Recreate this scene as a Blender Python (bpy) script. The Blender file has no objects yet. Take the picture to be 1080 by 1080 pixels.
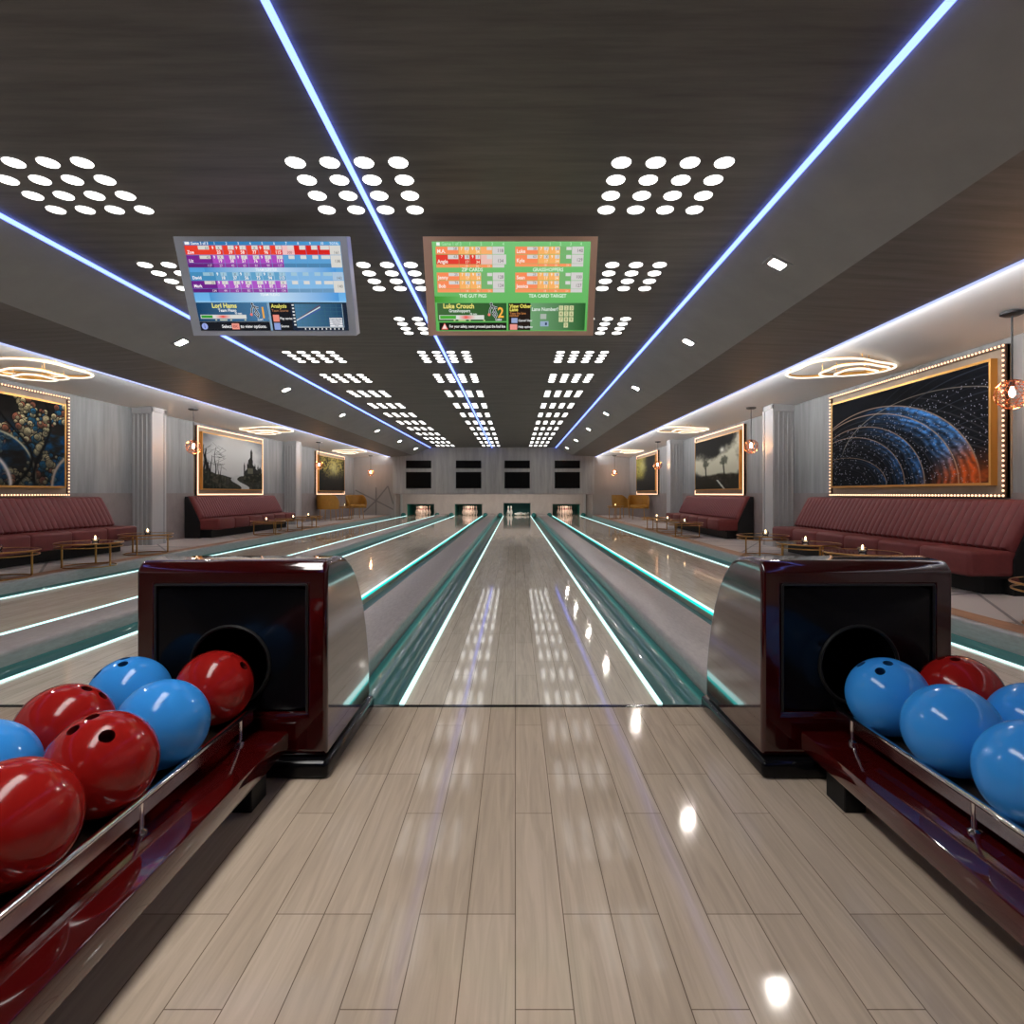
import bpy, bmesh, math, random
import numpy as np
from mathutils import Vector, Matrix, Euler
random.seed(4)
S = bpy.context.scene
COL = S.collection
PI = math.pi
H = 0.88                      # camera height
F, VX, VY = 625.0, 543.5, 520.5
PY = 0.09                     # seating platform height
END = 23.4                    # lane ends, pit wall

# ------------------------------------------------------------------ helpers
def lin(c):
    return tuple(((x / 12.92) if x <= .04045 else ((x + .055) / 1.055) ** 2.4) for x in c)
def rgb(r, g, b):
    return lin((r / 255., g / 255., b / 255.)) + (1.0,)

class MB:
    def __init__(s):
        s.bm = bmesh.new()
    def quad(s, pts, mi=0):
        f = s.bm.faces.new([s.bm.verts.new(p) for p in pts]); f.material_index = mi; return f
    def box(s, x0, x1, y0, y1, z0, z1, mi=0, bevel=0, seg=2):
        vs = [s.bm.verts.new((x, y, z)) for x in (x0, x1) for y in (y0, y1) for z in (z0, z1)]
        fs = []
        for a in ((0, 1, 3, 2), (4, 6, 7, 5), (0, 4, 5, 1), (2, 3, 7, 6), (0, 2, 6, 4), (1, 5, 7, 3)):
            f = s.bm.faces.new([vs[i] for i in a]); f.material_index = mi; fs.append(f)
        if bevel:
            es = list({e for f in fs for e in f.edges})
            r = bmesh.ops.bevel(s.bm, geom=es, offset=bevel, segments=seg, profile=.5, affect='EDGES')
            for f in r['faces']: f.material_index = mi
        return s
    def prism(s, prof, a0, a1, axis='y', mi=0, caps=True, close=True):
        """profile of 2-D points swept along an axis. axis y: (x,z); axis x: (y,z)"""
        def P(p, a): return (p[0], a, p[1]) if axis == 'y' else ((a, p[0], p[1]) if axis == 'x' else (p[0], p[1], a))
        A = [s.bm.verts.new(P(p, a0)) for p in prof]; B = [s.bm.verts.new(P(p, a1)) for p in prof]
        n = len(prof)
        for i in range(n if close else n - 1):
            f = s.bm.faces.new((A[i], A[(i + 1) % n], B[(i + 1) % n], B[i])); f.material_index = mi
        if caps and close:
            for L in (A, B[::-1]):
                f = s.bm.faces.new(L); f.material_index = mi
        return s
    def lathe(s, prof, c=(0, 0, 0), n=24, mi=0, mat=None):
        rings = []
        M = mat or Matrix.Identity(4)
        for r, z in prof:
            if r < 1e-6:
                rings.append([s.bm.verts.new(M @ Vector((c[0], c[1], c[2] + z)))])
            else:
                rings.append([s.bm.verts.new(M @ Vector((c[0] + r * math.cos(2 * PI * k / n), c[1] + r * math.sin(2 * PI * k / n), c[2] + z))) for k in range(n)])
        for a, b in zip(rings, rings[1:]):
            for k in range(n):
                q = [a[k % len(a)], a[(k + 1) % n % len(a)], b[(k + 1) % n % len(b)], b[k % len(b)]]
                u = []
                for v in q:
                    if v not in u: u.append(v)
                if len(u) > 2:
                    try:
                        f = s.bm.faces.new(u); f.material_index = mi
                    except ValueError: pass
        return s
    def tube(s, pts, r, n=8, closed=False, mi=0, caps=True):
        pts = [Vector(p) for p in pts]; m = len(pts); rings = []
        up = None
        for i, p in enumerate(pts):
            a = pts[(i - 1) % m] if (closed or i > 0) else p
            b = pts[(i + 1) % m] if (closed or i < m - 1) else p
            t = (b - a).normalized()
            if up is None:
                up = Vector((0, 0, 1)) if abs(t.z) < .9 else Vector((1, 0, 0))
            x = t.cross(up).normalized(); y = x.cross(t).normalized(); up = y
            rings.append([s.bm.verts.new(p + r * (math.cos(2 * PI * k / n) * x + math.sin(2 * PI * k / n) * y)) for k in range(n)])
        for i in range(m if closed else m - 1):
            a, b = rings[i], rings[(i + 1) % m]
            for k in range(n):
                f = s.bm.faces.new((a[k], a[(k + 1) % n], b[(k + 1) % n], b[k])); f.material_index = mi
        if not closed and caps:
            for L in (rings[0][::-1], rings[-1]):
                f = s.bm.faces.new(L); f.material_index = mi
        return s
    def cyl(s, c, r, z0, z1, n=24, mi=0):
        return s.lathe([(0, z0), (r, z0), (r, z1), (0, z1)], c, n, mi)
    def build(s, name, mats, parent=None, smooth=None, bevel=None, loc=None):
        bm = s.bm
        bmesh.ops.recalc_face_normals(bm, faces=bm.faces)
        me = bpy.data.meshes.new(name); bm.to_mesh(me); bm.free()
        for m in (mats if isinstance(mats, (list, tuple)) else [mats]): me.materials.append(m)
        if smooth is not None:
            for p in me.polygons: p.use_smooth = True
            me.set_sharp_from_angle(angle=math.radians(smooth))
        o = bpy.data.objects.new(name, me); COL.objects.link(o)
        if parent: o.parent = parent
        if loc: o.location = loc
        if bevel:
            b = o.modifiers.new('Bevel', 'BEVEL'); b.width = bevel[0]; b.segments = bevel[1]; b.limit_method = 'ANGLE'; b.angle_limit = math.radians(35)
        return o

def tag(o, label, cat, group=None):
    o['label'] = label; o['category'] = cat
    if group: o['group'] = group
    return o
def thing(name, loc, label, cat, group=None, rz=0):
    o = bpy.data.objects.new(name, None); COL.objects.link(o); o.location = loc; o.rotation_euler = (0, 0, rz)
    return tag(o, label, cat, group)
def struct(o):
    o['kind'] = 'structure'; return o
def children(o): return list(o.children)
def copy_tree(o, parent=None):
    c = o.copy(); COL.objects.link(c)
    if parent: c.parent = parent
    for ch in children(o): copy_tree(ch, c)
    return c
def ordn(i): return ['nearest', 'second nearest', 'third nearest', 'fourth nearest', 'fifth nearest', 'sixth nearest', 'seventh nearest', 'eighth nearest',
                     'ninth nearest', 'tenth nearest', 'eleventh nearest', 'twelfth nearest', 'thirteenth nearest', 'fourteenth nearest'][i]

# ------------------------------------------------------------------ materials
def mat(name, color, rough=.5, metal=0, coat=0, emit=None, es=0, spec=.5, trans=0, ior=1.45, alpha=1):
    m = bpy.data.materials.new(name); m.use_nodes = True
    b = m.node_tree.nodes['Principled BSDF']
    b.inputs['Base Color'].default_value = color
    b.inputs['Roughness'].default_value = rough
    b.inputs['Metallic'].default_value = metal
    b.inputs['Coat Weight'].default_value = coat
    b.inputs['Coat Roughness'].default_value = .04
    b.inputs['Specular IOR Level'].default_value = spec
    b.inputs['Transmission Weight'].default_value = trans
    b.inputs['IOR'].default_value = ior
    if emit:
        b.inputs['Emission Color'].default_value = emit; b.inputs['Emission Strength'].default_value = es
    return m
def N(m): return m.node_tree.nodes, m.node_tree.links, m.node_tree.nodes['Principled BSDF']
def streaks(name, c0, c1, scale, detail=6, rough=.6, bump=0, fine=None, coat=0, rr=None):
    """two-tone stretched noise in world space"""
    m = mat(name, c0, rough, coat=coat); n, l, b = N(m)
    g = n.new('ShaderNodeNewGeometry'); mp = n.new('ShaderNodeMapping'); mp.inputs['Scale'].default_value = scale
    l.new(g.outputs['Position'], mp.inputs['Vector'])
    t = n.new('ShaderNodeTexNoise'); t.inputs['Scale'].default_value = 1; t.inputs['Detail'].default_value = detail; t.inputs['Roughness'].default_value = .65
    l.new(mp.outputs[0], t.inputs['Vector'])
    r = n.new('ShaderNodeValToRGB'); r.color_ramp.elements[0].position = .3; r.color_ramp.elements[1].position = .7
    r.color_ramp.elements[0].color = c0; r.color_ramp.elements[1].color = c1
    l.new(t.outputs['Fac'], r.inputs['Fac']); l.new(r.outputs['Color'], b.inputs['Base Color'])
    if bump:
        bp = n.new('ShaderNodeBump'); bp.inputs['Strength'].default_value = bump; bp.inputs['Distance'].default_value = .004
        l.new(t.outputs['Fac'], bp.inputs['Height']); l.new(bp.outputs[0], b.inputs['Normal'])
    return m
def planks(name, cA, cB, cm, rough, w=.1, length=.62, coat=.0):
    m = mat(name, cA, rough, coat=coat); n, l, b = N(m)
    g = n.new('ShaderNodeNewGeometry'); sp = n.new('ShaderNodeSeparateXYZ'); l.new(g.outputs['Position'], sp.inputs[0])
    cb = n.new('ShaderNodeCombineXYZ'); l.new(sp.outputs['Y'], cb.inputs[0]); l.new(sp.outputs['X'], cb.inputs[1])
    br = n.new('ShaderNodeTexBrick'); l.new(cb.outputs[0], br.inputs['Vector'])
    br.inputs['Scale'].default_value = 1; br.inputs['Brick Width'].default_value = length; br.inputs['Row Height'].default_value = w
    br.inputs['Mortar Size'].default_value = .0012; br.inputs['Mortar Smooth'].default_value = .3; br.offset = .37; br.offset_frequency = 3
    br.inputs['Color1'].default_value = cA; br.inputs['Color2'].default_value = cB; br.inputs['Mortar'].default_value = cm
    mp = n.new('ShaderNodeMapping'); mp.inputs['Scale'].default_value = (38, 2.2, 1); l.new(g.outputs['Position'], mp.inputs['Vector'])
    t = n.new('ShaderNodeTexNoise'); t.inputs['Scale'].default_value = 1; t.inputs['Detail'].default_value = 6; t.inputs['Distortion'].default_value = 1.4
    l.new(mp.outputs[0], t.inputs['Vector'])
    r = n.new('ShaderNodeValToRGB'); r.color_ramp.elements[0].color = (.72, .70, .68, 1); r.color_ramp.elements[1].color = (1.1, 1.1, 1.1, 1)
    r.color_ramp.elements[0].position = .3; r.color_ramp.elements[1].position = .65
    l.new(t.outputs['Fac'], r.inputs['Fac'])
    mx = n.new('ShaderNodeMix'); mx.data_type = 'RGBA'; mx.blend_type = 'MULTIPLY'; mx.inputs['Factor'].default_value = .55
    b.inputs['Specular IOR Level'].default_value = .3
    l.new(br.outputs['Color'], mx.inputs['A']); l.new(r.outputs['Color'], mx.inputs['B']); l.new(mx.outputs['Result'], b.inputs['Base Color'])
    return m
def attrmat(name, emis=False, rough=.45):
    m = mat(name, (0, 0, 0, 1), rough); n, l, b = N(m)
    a = n.new('ShaderNodeAttribute'); a.attribute_name = 'col'
    if emis:
        l.new(a.outputs['Color'], b.inputs['Emission Color']); b.inputs['Emission Strength'].default_value = .86; b.inputs['Base Color'].default_value = (.01, .01, .01, 1)
        b.inputs['Roughness'].default_value = .25
    else: l.new(a.outputs['Color'], b.inputs['Base Color'])
    return m

M = {}
M['approach'] = planks('approach oak', rgb(206, 187, 166), rgb(192, 173, 152), rgb(120, 104, 88), .08)
M['lane'] = planks('lane maple', rgb(222, 211, 193), rgb(212, 201, 183), rgb(150, 142, 126), .06)
M['ceil'] = streaks('dark ceiling board', rgb(86, 83, 81), rgb(116, 112, 109), (1.2, 14, 4), rough=.55)
M['soffit'] = streaks('soffit paint', rgb(148, 145, 143), rgb(158, 155, 153), (3, 3, 3), rough=.45)
M['soffit2'] = streaks('soffit board', rgb(104, 100, 99), rgb(132, 127, 126), (1.2, 14, 4), rough=.55)
M['white'] = mat('white ceiling paint', rgb(222, 222, 222), .7)
M['wall'] = streaks('streaked grey wall', rgb(120, 120, 119), rgb(152, 151, 149), (7, 7, .7), rough=.6)
M['wains'] = streaks('lower wall panel', rgb(122, 112, 109), rgb(140, 129, 125), (5, 5, 4), rough=.6)
M['column'] = streaks('column plaster', rgb(172, 170, 168), rgb(178, 176, 174), (3, 3, .6), rough=.5)
M['pale'] = streaks('pale end wall', rgb(150, 146, 142), rgb(160, 156, 152), (4, 4, .6), rough=.6)
M['trimline'] = mat('grey wall trim', rgb(120, 118, 116), .5)
M['unit'] = streaks('masking unit board', rgb(146, 145, 143), rgb(176, 174, 171), (9, 9, .8), rough=.6)
M['lowwall'] = streaks('lane end wall', rgb(168, 158, 152), rgb(182, 172, 166), (5, 5, 2), rough=.6)
M['carpet'] = streaks('ledge carpet', rgb(150, 141, 138), rgb(170, 161, 158), (60, 14, 60), rough=.38)
M['stripwood'] = streaks('edge wood', rgb(166, 122, 92), rgb(188, 144, 112), (20, 3, 3), rough=.4)
M['gutter'] = mat('glow-tinted gutter', rgb(34, 98, 95), .3, coat=.3)  # teal spill of the lane LEDs is put into this base colour
M['black'] = mat('black gloss', (.004, .004, .005, 1), .12, spec=.25)
M['blackmat'] = mat('black matte', (.012, .012, .012, 1), .5, spec=.2)
M['maroon'] = mat('maroon lacquer', (.034, .0012, .0014, 1), .10, coat=1.0)
M['shelfred'] = mat('red gloss shelf', (.055, .002, .002, 1), .08, coat=1.0)
M['chrome'] = mat('chrome', (.75, .75, .76, 1), .12, metal=1)
M['redball'] = mat('red ball', (.33, .010, .008, 1), .14, spec=.4)
M['blueball'] = mat('blue ball', (.04, .30, .80, 1), .14, spec=.4)
M['redhole'] = mat('red ball hole', (.10, .004, .003, 1), .3)
M['bluehole'] = mat('blue ball hole', (.01, .07, .2, 1), .3)
M['leather'] = streaks('maroon leather', rgb(96, 34, 33), rgb(108, 41, 39), (12, 12, 12), rough=.6)
M['brass'] = mat('brushed brass', rgb(190, 140, 78), .3, metal=1)
M['glassdark'] = mat('smoked glass top', rgb(50, 42, 34), .08, coat=.5)
M['framedark'] = mat('dark wood frame', rgb(64, 40, 20), .4)
M['gold'] = mat('gold leaf frame', rgb(200, 146, 72), .35, metal=.6)
M['board'] = streaks('mount board', rgb(150, 132, 112), rgb(164, 146, 126), (8, 8, 8), rough=.6)
M['yellow'] = streaks('mustard velvet', rgb(152, 106, 30), rgb(170, 120, 38), (14, 14, 14), rough=.6)
M['copper'] = mat('copper wire', rgb(220, 140, 96), .25, metal=1)
M['darkmetal'] = mat('dark metal', rgb(50, 50, 50), .4, metal=.6)
M['pin'] = mat('pin white', rgb(235, 228, 220), .25, coat=.4)
M['pinred'] = mat('pin stripe', rgb(190, 30, 22), .3)
M['tealdark'] = mat('pit lining', rgb(20, 104, 100), .5)
M['tvsilver'] = mat('silver screen bezel', rgb(190, 196, 206), .35, metal=0)
M['tvbronze'] = mat('bronze screen bezel', rgb(226, 184, 158), .4, metal=0)
M['tvwhite'] = mat('white screen side', rgb(225, 225, 225), .4)
M['paint'] = attrmat('painted canvas', rough=.85); M['paint'].node_tree.nodes['Principled BSDF'].inputs['Specular IOR Level'].default_value = .1
M['screen'] = attrmat('score display', True)
M['screenblack'] = mat('switched-off glass', (.001, .001, .001, 1), .3, spec=.12)
M['wax'] = mat('candle wax', rgb(240, 232, 215), .5)
M['shade'] = mat('grey lamp fitting', rgb(120, 120, 122), .5)
def em(name, c, s):
    m = mat(name, (0, 0, 0, 1), .5, emit=(c[0], c[1], c[2], 1), es=s); return m
M['e_teal'] = em('teal led core', (.62, 1.0, .97), 1.35)
M['e_teal2'] = em('added teal underglow', (.0, .80, .72), 1.1)
M['e_blue'] = em('blue led', (.16, .24, 1.0), 3.6)
M['e_cove'] = em('lavender led', (.46, .52, 1.0), 1.1)
M['e_dot'] = em('round lamp lens', (1, .98, .95), 3.2)
M['e_down'] = em('downlight lens', (1, .94, .86), 310.0)
M['e_bead'] = em('warm led bead', (1.0, .58, .35), 2.0)
M['e_ring'] = em('warm ring light', (1.0, .87, .68), 1.5)
M['e_bulb'] = em('filament bulb', (1.0, .50, .22), 260)
M['e_flame'] = em('candle flame', (1.0, .62, .3), 12)
M['e_panel'] = em('ceiling light panel', (1, .97, .93), 14.0)
gm = mat('clear glass', (1, 1, 1, 1), .02, trans=1, ior=1.45); M['glass'] = gm
# stone platform floor with thin crossing inlay lines
m = mat('stone floor', rgb(186, 178, 172), .35); n, l, b = N(m)
g = n.new('ShaderNodeNewGeometry'); prev = None
for ang, sc, off in ((.5, .95, .1), (-.62, .8, .35), (1.25, .6, .0), (-1.35, .5, .3)):
    mp = n.new('ShaderNodeMapping'); mp.inputs['Rotation'].default_value = (0, 0, ang); mp.inputs['Scale'].default_value = (sc, sc, sc); mp.inputs['Location'].default_value = (off, 0, 0)
    l.new(g.outputs['Position'], mp.inputs['Vector'])
    sx = n.new('ShaderNodeSeparateXYZ'); l.new(mp.outputs[0], sx.inputs[0])
    fr = n.new('ShaderNodeMath'); fr.operation = 'FRACT'; l.new(sx.outputs['X'], fr.inputs[0])
    lt = n.new('ShaderNodeMath'); lt.operation = 'LESS_THAN'; lt.inputs[1].default_value = .022; l.new(fr.outputs[0], lt.inputs[0])
    if prev is None: prev = lt
    else:
        mxm = n.new('ShaderNodeMath'); mxm.operation = 'MAXIMUM'; l.new(prev.outputs[0], mxm.inputs[0]); l.new(lt.outputs[0], mxm.inputs[1]); prev = mxm
mx = n.new('ShaderNodeMix'); mx.data_type = 'RGBA'; mx.inputs['A'].default_value = rgb(218, 209, 203); mx.inputs['B'].default_value = rgb(140, 134, 132)
l.new(prev.outputs[0], mx.inputs['Factor']); l.new(mx.outputs['Result'], b.inputs['Base Color'])
M['stone'] = m

# ------------------------------------------------------------------ room shell
WL, WR, YB, YE = -5.86, 4.13, -4.0, 21.5
LX = [(-4.28, -3.21), (-2.39, -1.31), (-.468, .598), (1.475, 2.545)]
EL, ER = -4.54, 2.80                          # platform edges
struct(MB().box(EL, ER, YB, 2.44, -.06, 0).build('floor', M['approach']))
struct(MB().box(EL - .3, ER + .3, 2.44, 25.2, -.25, -.2).build('floor', M['blackmat']))
for s, xe, xw in ((-1, EL, WL), (1, ER, WR)):
    a, b_ = sorted((xe + s * .22, xw)); struct(MB().box(a, b_, YB, YE + .1, -.02, PY).build('floor', M['stone']))
    a, b_ = sorted((xe + s * .06, xe + s * .22)); struct(MB().box(a, b_, YB, YE + .1, -.02, PY + .001).build('trim_1', M['stripwood']))
    a, b_ = sorted((xe, xe + s * .06))
    o = struct(MB().box(a, b_, YB, YE + .1, .005 if False else -.2, PY + .004, bevel=.018, seg=3).build('trim_2', M['carpet'], smooth=40))
CZ = 2.54
BL_, BR_ = -3.054, 1.456
AL, AR, AZ = -3.69, 2.03, 2.253
SL, SR, SZ = -4.54, 2.89, 2.212
struct(MB().box(BL_, BR_, YB, 24, CZ, CZ + .06).build('ceiling', M['ceil']))
for (bx, ax, sx, wx) in ((BL_, AL, SL, WL), (BR_, AR, SR, WR)):
    s = 1 if bx > 0 else -1
    struct(MB().prism([(bx, CZ), (ax, AZ), (ax, AZ + .08), (bx, CZ + .08)], YB, 24).build('ceiling', M['soffit']))
    struct(MB().prism([(ax, AZ), (sx, SZ), (sx, SZ + .03), (ax, AZ + .08)], YB, YE if False else 24).build('ceiling', M['soffit2']))
    struct(MB().prism([(sx - s * .25, 2.32), (wx, 2.185), (wx, 2.26), (sx - s * .25, 2.40)], YB, YE + .1).build('ceiling', M['white']))
for s, xw, nm in ((-1, WL, 'wall_left'), (1, WR, 'wall_right')):
    a, b_ = sorted((xw, xw + s * .1)); struct(MB().box(a, b_, YB, YE + .1, 0, 2.5).build(nm, M['wall']))
    a, b_ = sorted((xw - s * .012, xw)); struct(MB().box(a, b_, YB, YE, PY, .885).build('trim_3', M['wains']))
struct(MB().box(WL, WR, YB - .1, YB, -.1, 2.7).build('wall_back', M['blackmat']))
# end walls beside the masking unit
UL, UR, UY = -4.40, 2.84, 21.3
struct(MB().box(WL, UL + .04, YE, YE + .1, 0, 2.45).build('wall_front', M['pale']))
struct(MB().box(UR - .04, WR, YE, YE + .1, 0, 2.45).build('wall_front', M['pale']))
def bar2d(mb, p, q, w, y0, y1):
    p = Vector(p); q = Vector(q); d = (q - p).normalized(); nrm = Vector((-d.y, d.x)) * w / 2
    mb.prism([tuple(p + nrm), tuple(q + nrm), tuple(q - nrm), tuple(p - nrm)], y0, y1)
mb = MB(); cx_, cz_ = -5.05, .62
for (p, q) in (((cx_, cz_), (cx_, 1.1)), ((cx_, cz_), (cx_, .1)), ((cx_, cz_), (UL - .03, .30)), ((cx_, cz_), (-5.8, 1.0)), ((cx_, cz_), (-4.62, 1.15)), ((-4.62, 1.15), (UL - .03, .5)), ((cx_, cz_), (-5.5, .2)), ((WL + .02, .6), (-5.4, .35))):
    bar2d(mb, p, q, .045, YE - .012, YE + .002)
struct(mb.build('trim_4', M['trimline']))
struct(MB().box(UR, WR, YE - .03, YE, 1.9, 2.0).box(WL, UL, YE - .03, YE, 1.9, 2.0).build('trim_5', M['pale']))
# masking unit: hanging box whose top follows the ceiling
o = MB().prism([(UL, H), (UR, H), (UR, SZ), (AR, AZ), (BR_, CZ), (BL_, CZ), (AL, AZ), (UL, SZ)], UY, 23.4).build('wall_masking_unit', M['unit']); struct(o)
struct(MB().box(UL + .02, UR - .02, UY - .012, UY + .02, H - .03, H).build('trim_6', M['carpet']))
OP = [(-.54, .54, .46), (-.54, .54, .46), (-.533, .533, .50), (-.54, .54, .46)]
CX = [(a + b) / 2 for a, b in LX]
mb = MB(); xs = EL
for c, (a, b_, h) in zip(CX, OP):
    mb.box(xs, c + a, END, END + .08, -.2, H); mb.box(c + a, c + b_, END, END + .08, h, H); xs = c + b_
mb.box(xs, ER, END, END + .08, -.2, H)
struct(mb.build('wall_lane_end', M['lowwall']))
struct(MB().box(EL - .14, EL, YE + .1, END + .08, -.2, H).build('wall_side_return', M['wains']))
struct(MB().box(ER, ER + .14, YE + .1, END + .08, -.2, H).build('wall_side_return', M['wains']))
struct(MB().box(EL + .01, EL + .09, END - .06, END, 0, H).box(ER - .1, ER - .02, END - .06, END, 0, H).build('trim_7', M['column']))
# columns
def column(x, s, y0, y1, n):
    mb = MB(); x0, x1 = sorted((x, WR if s > 0 else WL))
    mb.box(x0, x1, y0 + .022, y1, PY - .01, 2.25)
    w = (x1 - x0) / 9
    for k in range(5):
        a = x0 + w * (2 * k)
        mb.box(a + w * .1, a + w * .9, y0, y0 + .022, PY - .01, 2.1, bevel=.008)
    mb.box(x0, x1, y0 - .004, y0 + .022, 2.1, 2.25)
    xa = x - s * .012
    a, b_ = sorted((xa, x))
    for (ya, yb) in ((y0, y0 + .05), (y1 - .05, y1)): mb.box(a, b_, ya, yb, PY, 2.2)
    mb.box(a, b_, y0, y1, 2.14, 2.2)
    struct(mb.build('trim_column', M['column']))
for y0 in (8.78, 14.6, 3.05): column(3.83, 1, y0, y0 + .37, 0)
for y0 in (9.05, 15.0, 3.05): column(-5.56, -1, y0, y0 + .37, 0)

# ------------------------------------------------------------------ lanes
short = ['far-left lane', 'second lane from the left', 'centre lane', 'right lane']
names = ['far-left lane beside the left seating platform', 'second lane from the left', 'centre lane in front of the camera', 'right lane beside the right seating platform']
Y0 = 2.464
for i, ((x0, x1), nm) in enumerate(zip(LX, names)):
    t = thing('bowling_lane', ((x0 + x1) / 2, Y0, 0), 'polished pale wooden bowling lane, the ' + nm, 'bowling lane', 'bowling lanes')
    c = (x0 + x1) / 2; hw = (x1 - x0) / 2
    MB().box(-hw + .005, hw - .005, 0, END - Y0, -.1, 0).build('lane_surface', M['lane'], t)
    for s in (-1, 1):
        a, b_ = sorted((s * (hw - .004), s * (hw + .014)))
        mb = MB(); mb.box(a, b_, 0, END - Y0, -.003, .008)
        mb.quad([(s * (hw + .014), 0, -.0035), (s * (hw + .014), END - Y0, -.0035), (s * (hw - .003), END - Y0, -.034), (s * (hw - .003), 0, -.034)], 1)  # glowing underside added to the strip to throw teal into the gutter
        mb.build('led_strip', [M['e_teal'], M['e_teal2']], t)['label'] = 'glowing teal strip along the lane edge'
        # gutter half pipe
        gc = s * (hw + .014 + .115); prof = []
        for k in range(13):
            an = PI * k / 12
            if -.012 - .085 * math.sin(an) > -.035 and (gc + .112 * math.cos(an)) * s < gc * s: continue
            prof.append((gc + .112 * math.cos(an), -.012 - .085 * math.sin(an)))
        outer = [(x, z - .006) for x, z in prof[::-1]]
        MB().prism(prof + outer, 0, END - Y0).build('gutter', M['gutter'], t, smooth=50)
    MB().box(-hw - .215, hw + .215, -.024, 0, -.1, .002).build('foul_line', M['black'], t)
# lane dividers
for (a, b_), nm in zip(((-3.21, -2.39), (-1.31, -.468), (.598, 1.475)), ('between the two left lanes', 'left of the centre lane', 'right of the centre lane')):
    x0, x1 = a + .25, b_ - .25
    o = MB().box(x0, x1, Y0 + .02, END, -.19, .07, bevel=.03, seg=4).build('lane_divider', M['carpet'], smooth=40)
    tag(o, 'low grey carpeted lane divider ledge ' + nm, 'lane divider', 'lane divider ledges')
    o = MB().box(x0 - .034, x1 + .034, Y0 - .022, Y0 + .02, -.1, .002).build('divider_end_strip', M['black']); tag(o, 'thin black foul strip at the front of the divider ' + nm, 'floor strip')
# gutter caps at the lane ends
for i, (x0, x1) in enumerate(LX):
    for s, xx in (('left', x0 - .129), ('right', x1 + .129)):
        o = MB().lathe([(0, .0), (.05, .0), (.085, -.015), (.095, -.05), (.095, -.10), (0, -.10)], n=20, mat=Matrix.Rotation(PI / 2, 4, 'X')).build('gutter_cap', M['tealdark'], smooth=40, loc=(xx, END - .12, .03))
        tag(o, 'round dark teal stop ending the %s gutter of the %s' % (s, short[i]), 'gutter cap', 'gutter end caps')
# pin pits
for i, c in enumerate(CX):
    a, b_, h = OP[i]
    mb = MB(); y1 = 25.0; ya = END + .081
    mb.box(c + a - .02, c + a, ya, y1, -.1, h + .02).box(c + b_, c + b_ + .02, ya, y1, -.1, h + .02).box(c + a, c + b_, ya, y1, h, h + .02).box(c + a, c + b_, y1 - .03, y1, -.1, h)
    struct(MB().box(c + a + .001, c + b_ - .001, END + .001, y1 - .04, -.1, 0).build('floor_pin_deck', M['lane']))
    tag(mb.build('pin_pit', M['tealdark']), 'dark teal pin pit housing at the end of the ' + short[i], 'pin pit', 'pin pits')
    struct(MB().box(c + a - .03, c + b_ + .03, END - .012, END, h, h + .03).build('trim_8', M['pale']))
PROF = [(0, 0), (.026, 0), (.030, .01), (.045, .06), (.058, .10), (.0605, .115), (.058, .14), (.046, .185), (.033, .225), (.0235, .26), (.0235, .275), (.0285, .305), (.0325, .340), (.031, .358), (.022, .374), (.0, .381)]
def make_pin():
    t = thing('bowling_pin', (0, 0, 0), 'x', 'bowling pin')
    MB().lathe(PROF, n=16).build('pin_body', M['pin'], t, smooth=60)
    for z0, z1, r0, r1 in ((.236, .246, .0315, .0288), (.256, .266, .026, .0252)):
        MB().lathe([(r0, z0), (r1, z1)], n=16).build('red_stripe', M['pinred'], t, smooth=60)['label'] = 'red neck stripe'
    return t
pin0 = make_pin(); used = False
def place_pin(x, y, label, group, rot=None, z=0.001):
    global used
    p = pin0 if not used else copy_tree(pin0); used = True
    p.location = (x, y, z); p['label'] = label; p['group'] = group
    if rot: p.rotation_euler = rot
for i in (0, 1, 3):
    k = 0
    for r in range(4):
        for j in range(r + 1):
            k += 1
            rown = ('front', 'second', 'third', 'back')[r]
            pos = ('alone',) if r == 0 else (('left', 'right') if r == 1 else (('left', 'middle', 'right') if r == 2 else ('leftmost', 'middle-left', 'middle-right', 'rightmost')))
            place_pin(CX[i] + (j - r / 2) * .172, 23.62 + r * .16, 'white pin on the %s, %s row, %s' % (short[i], rown, pos[j]), 'standing pins')
C = CX[2]
place_pin(C - .345, 23.7, 'white pin standing on the centre lane deck, left of the pair', 'centre lane pins')
place_pin(C - .235, 23.78, 'white pin standing on the centre lane deck, right of the pair', 'centre lane pins')
place_pin(C - .08, 23.72, 'pin lying tipped over just right of the standing pair on the centre lane', 'centre lane pins', (PI / 2, 0, 1.75), .062)
place_pin(C + .26, 24.02, 'pin lying sideways in the middle of the centre lane deck', 'centre lane pins', (PI / 2, 0, -1.3), .062)
place_pin(C + .36, 23.82, 'pin lying toward the camera on the centre lane deck', 'centre lane pins', (PI / 2, 0, -.2), .062)
place_pin(C + .02, 24.38, 'pin lying at the back of the centre lane pin deck', 'centre lane pins', (PI / 2, 0, 1.7), .062)
place_pin(C + .44, 24.12, 'rightmost fallen pin on the centre lane deck', 'centre lane pins', (PI / 2, 0, 3.0), .062)
place_pin(C - .42, 24.3, 'leftmost fallen pin on the centre lane deck', 'centre lane pins', (PI / 2, 0, .3), .062)
for i, c in enumerate(CX):
    L = bpy.data.lights.new('pit_lamp', 'AREA'); L.shape = 'RECTANGLE'; L.size = .8; L.size_y = .12; L.energy = 3.5 if i != 2 else 1.6; L.color = (1, .62, .45) if i != 2 else (.8, 1, .95)
    o = bpy.data.objects.new('pit_lamp', L); COL.objects.link(o); o.location = (c, END + .12, OP[i][2] - .01); o.rotation_euler = (math.radians(35), 0, 0)

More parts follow.
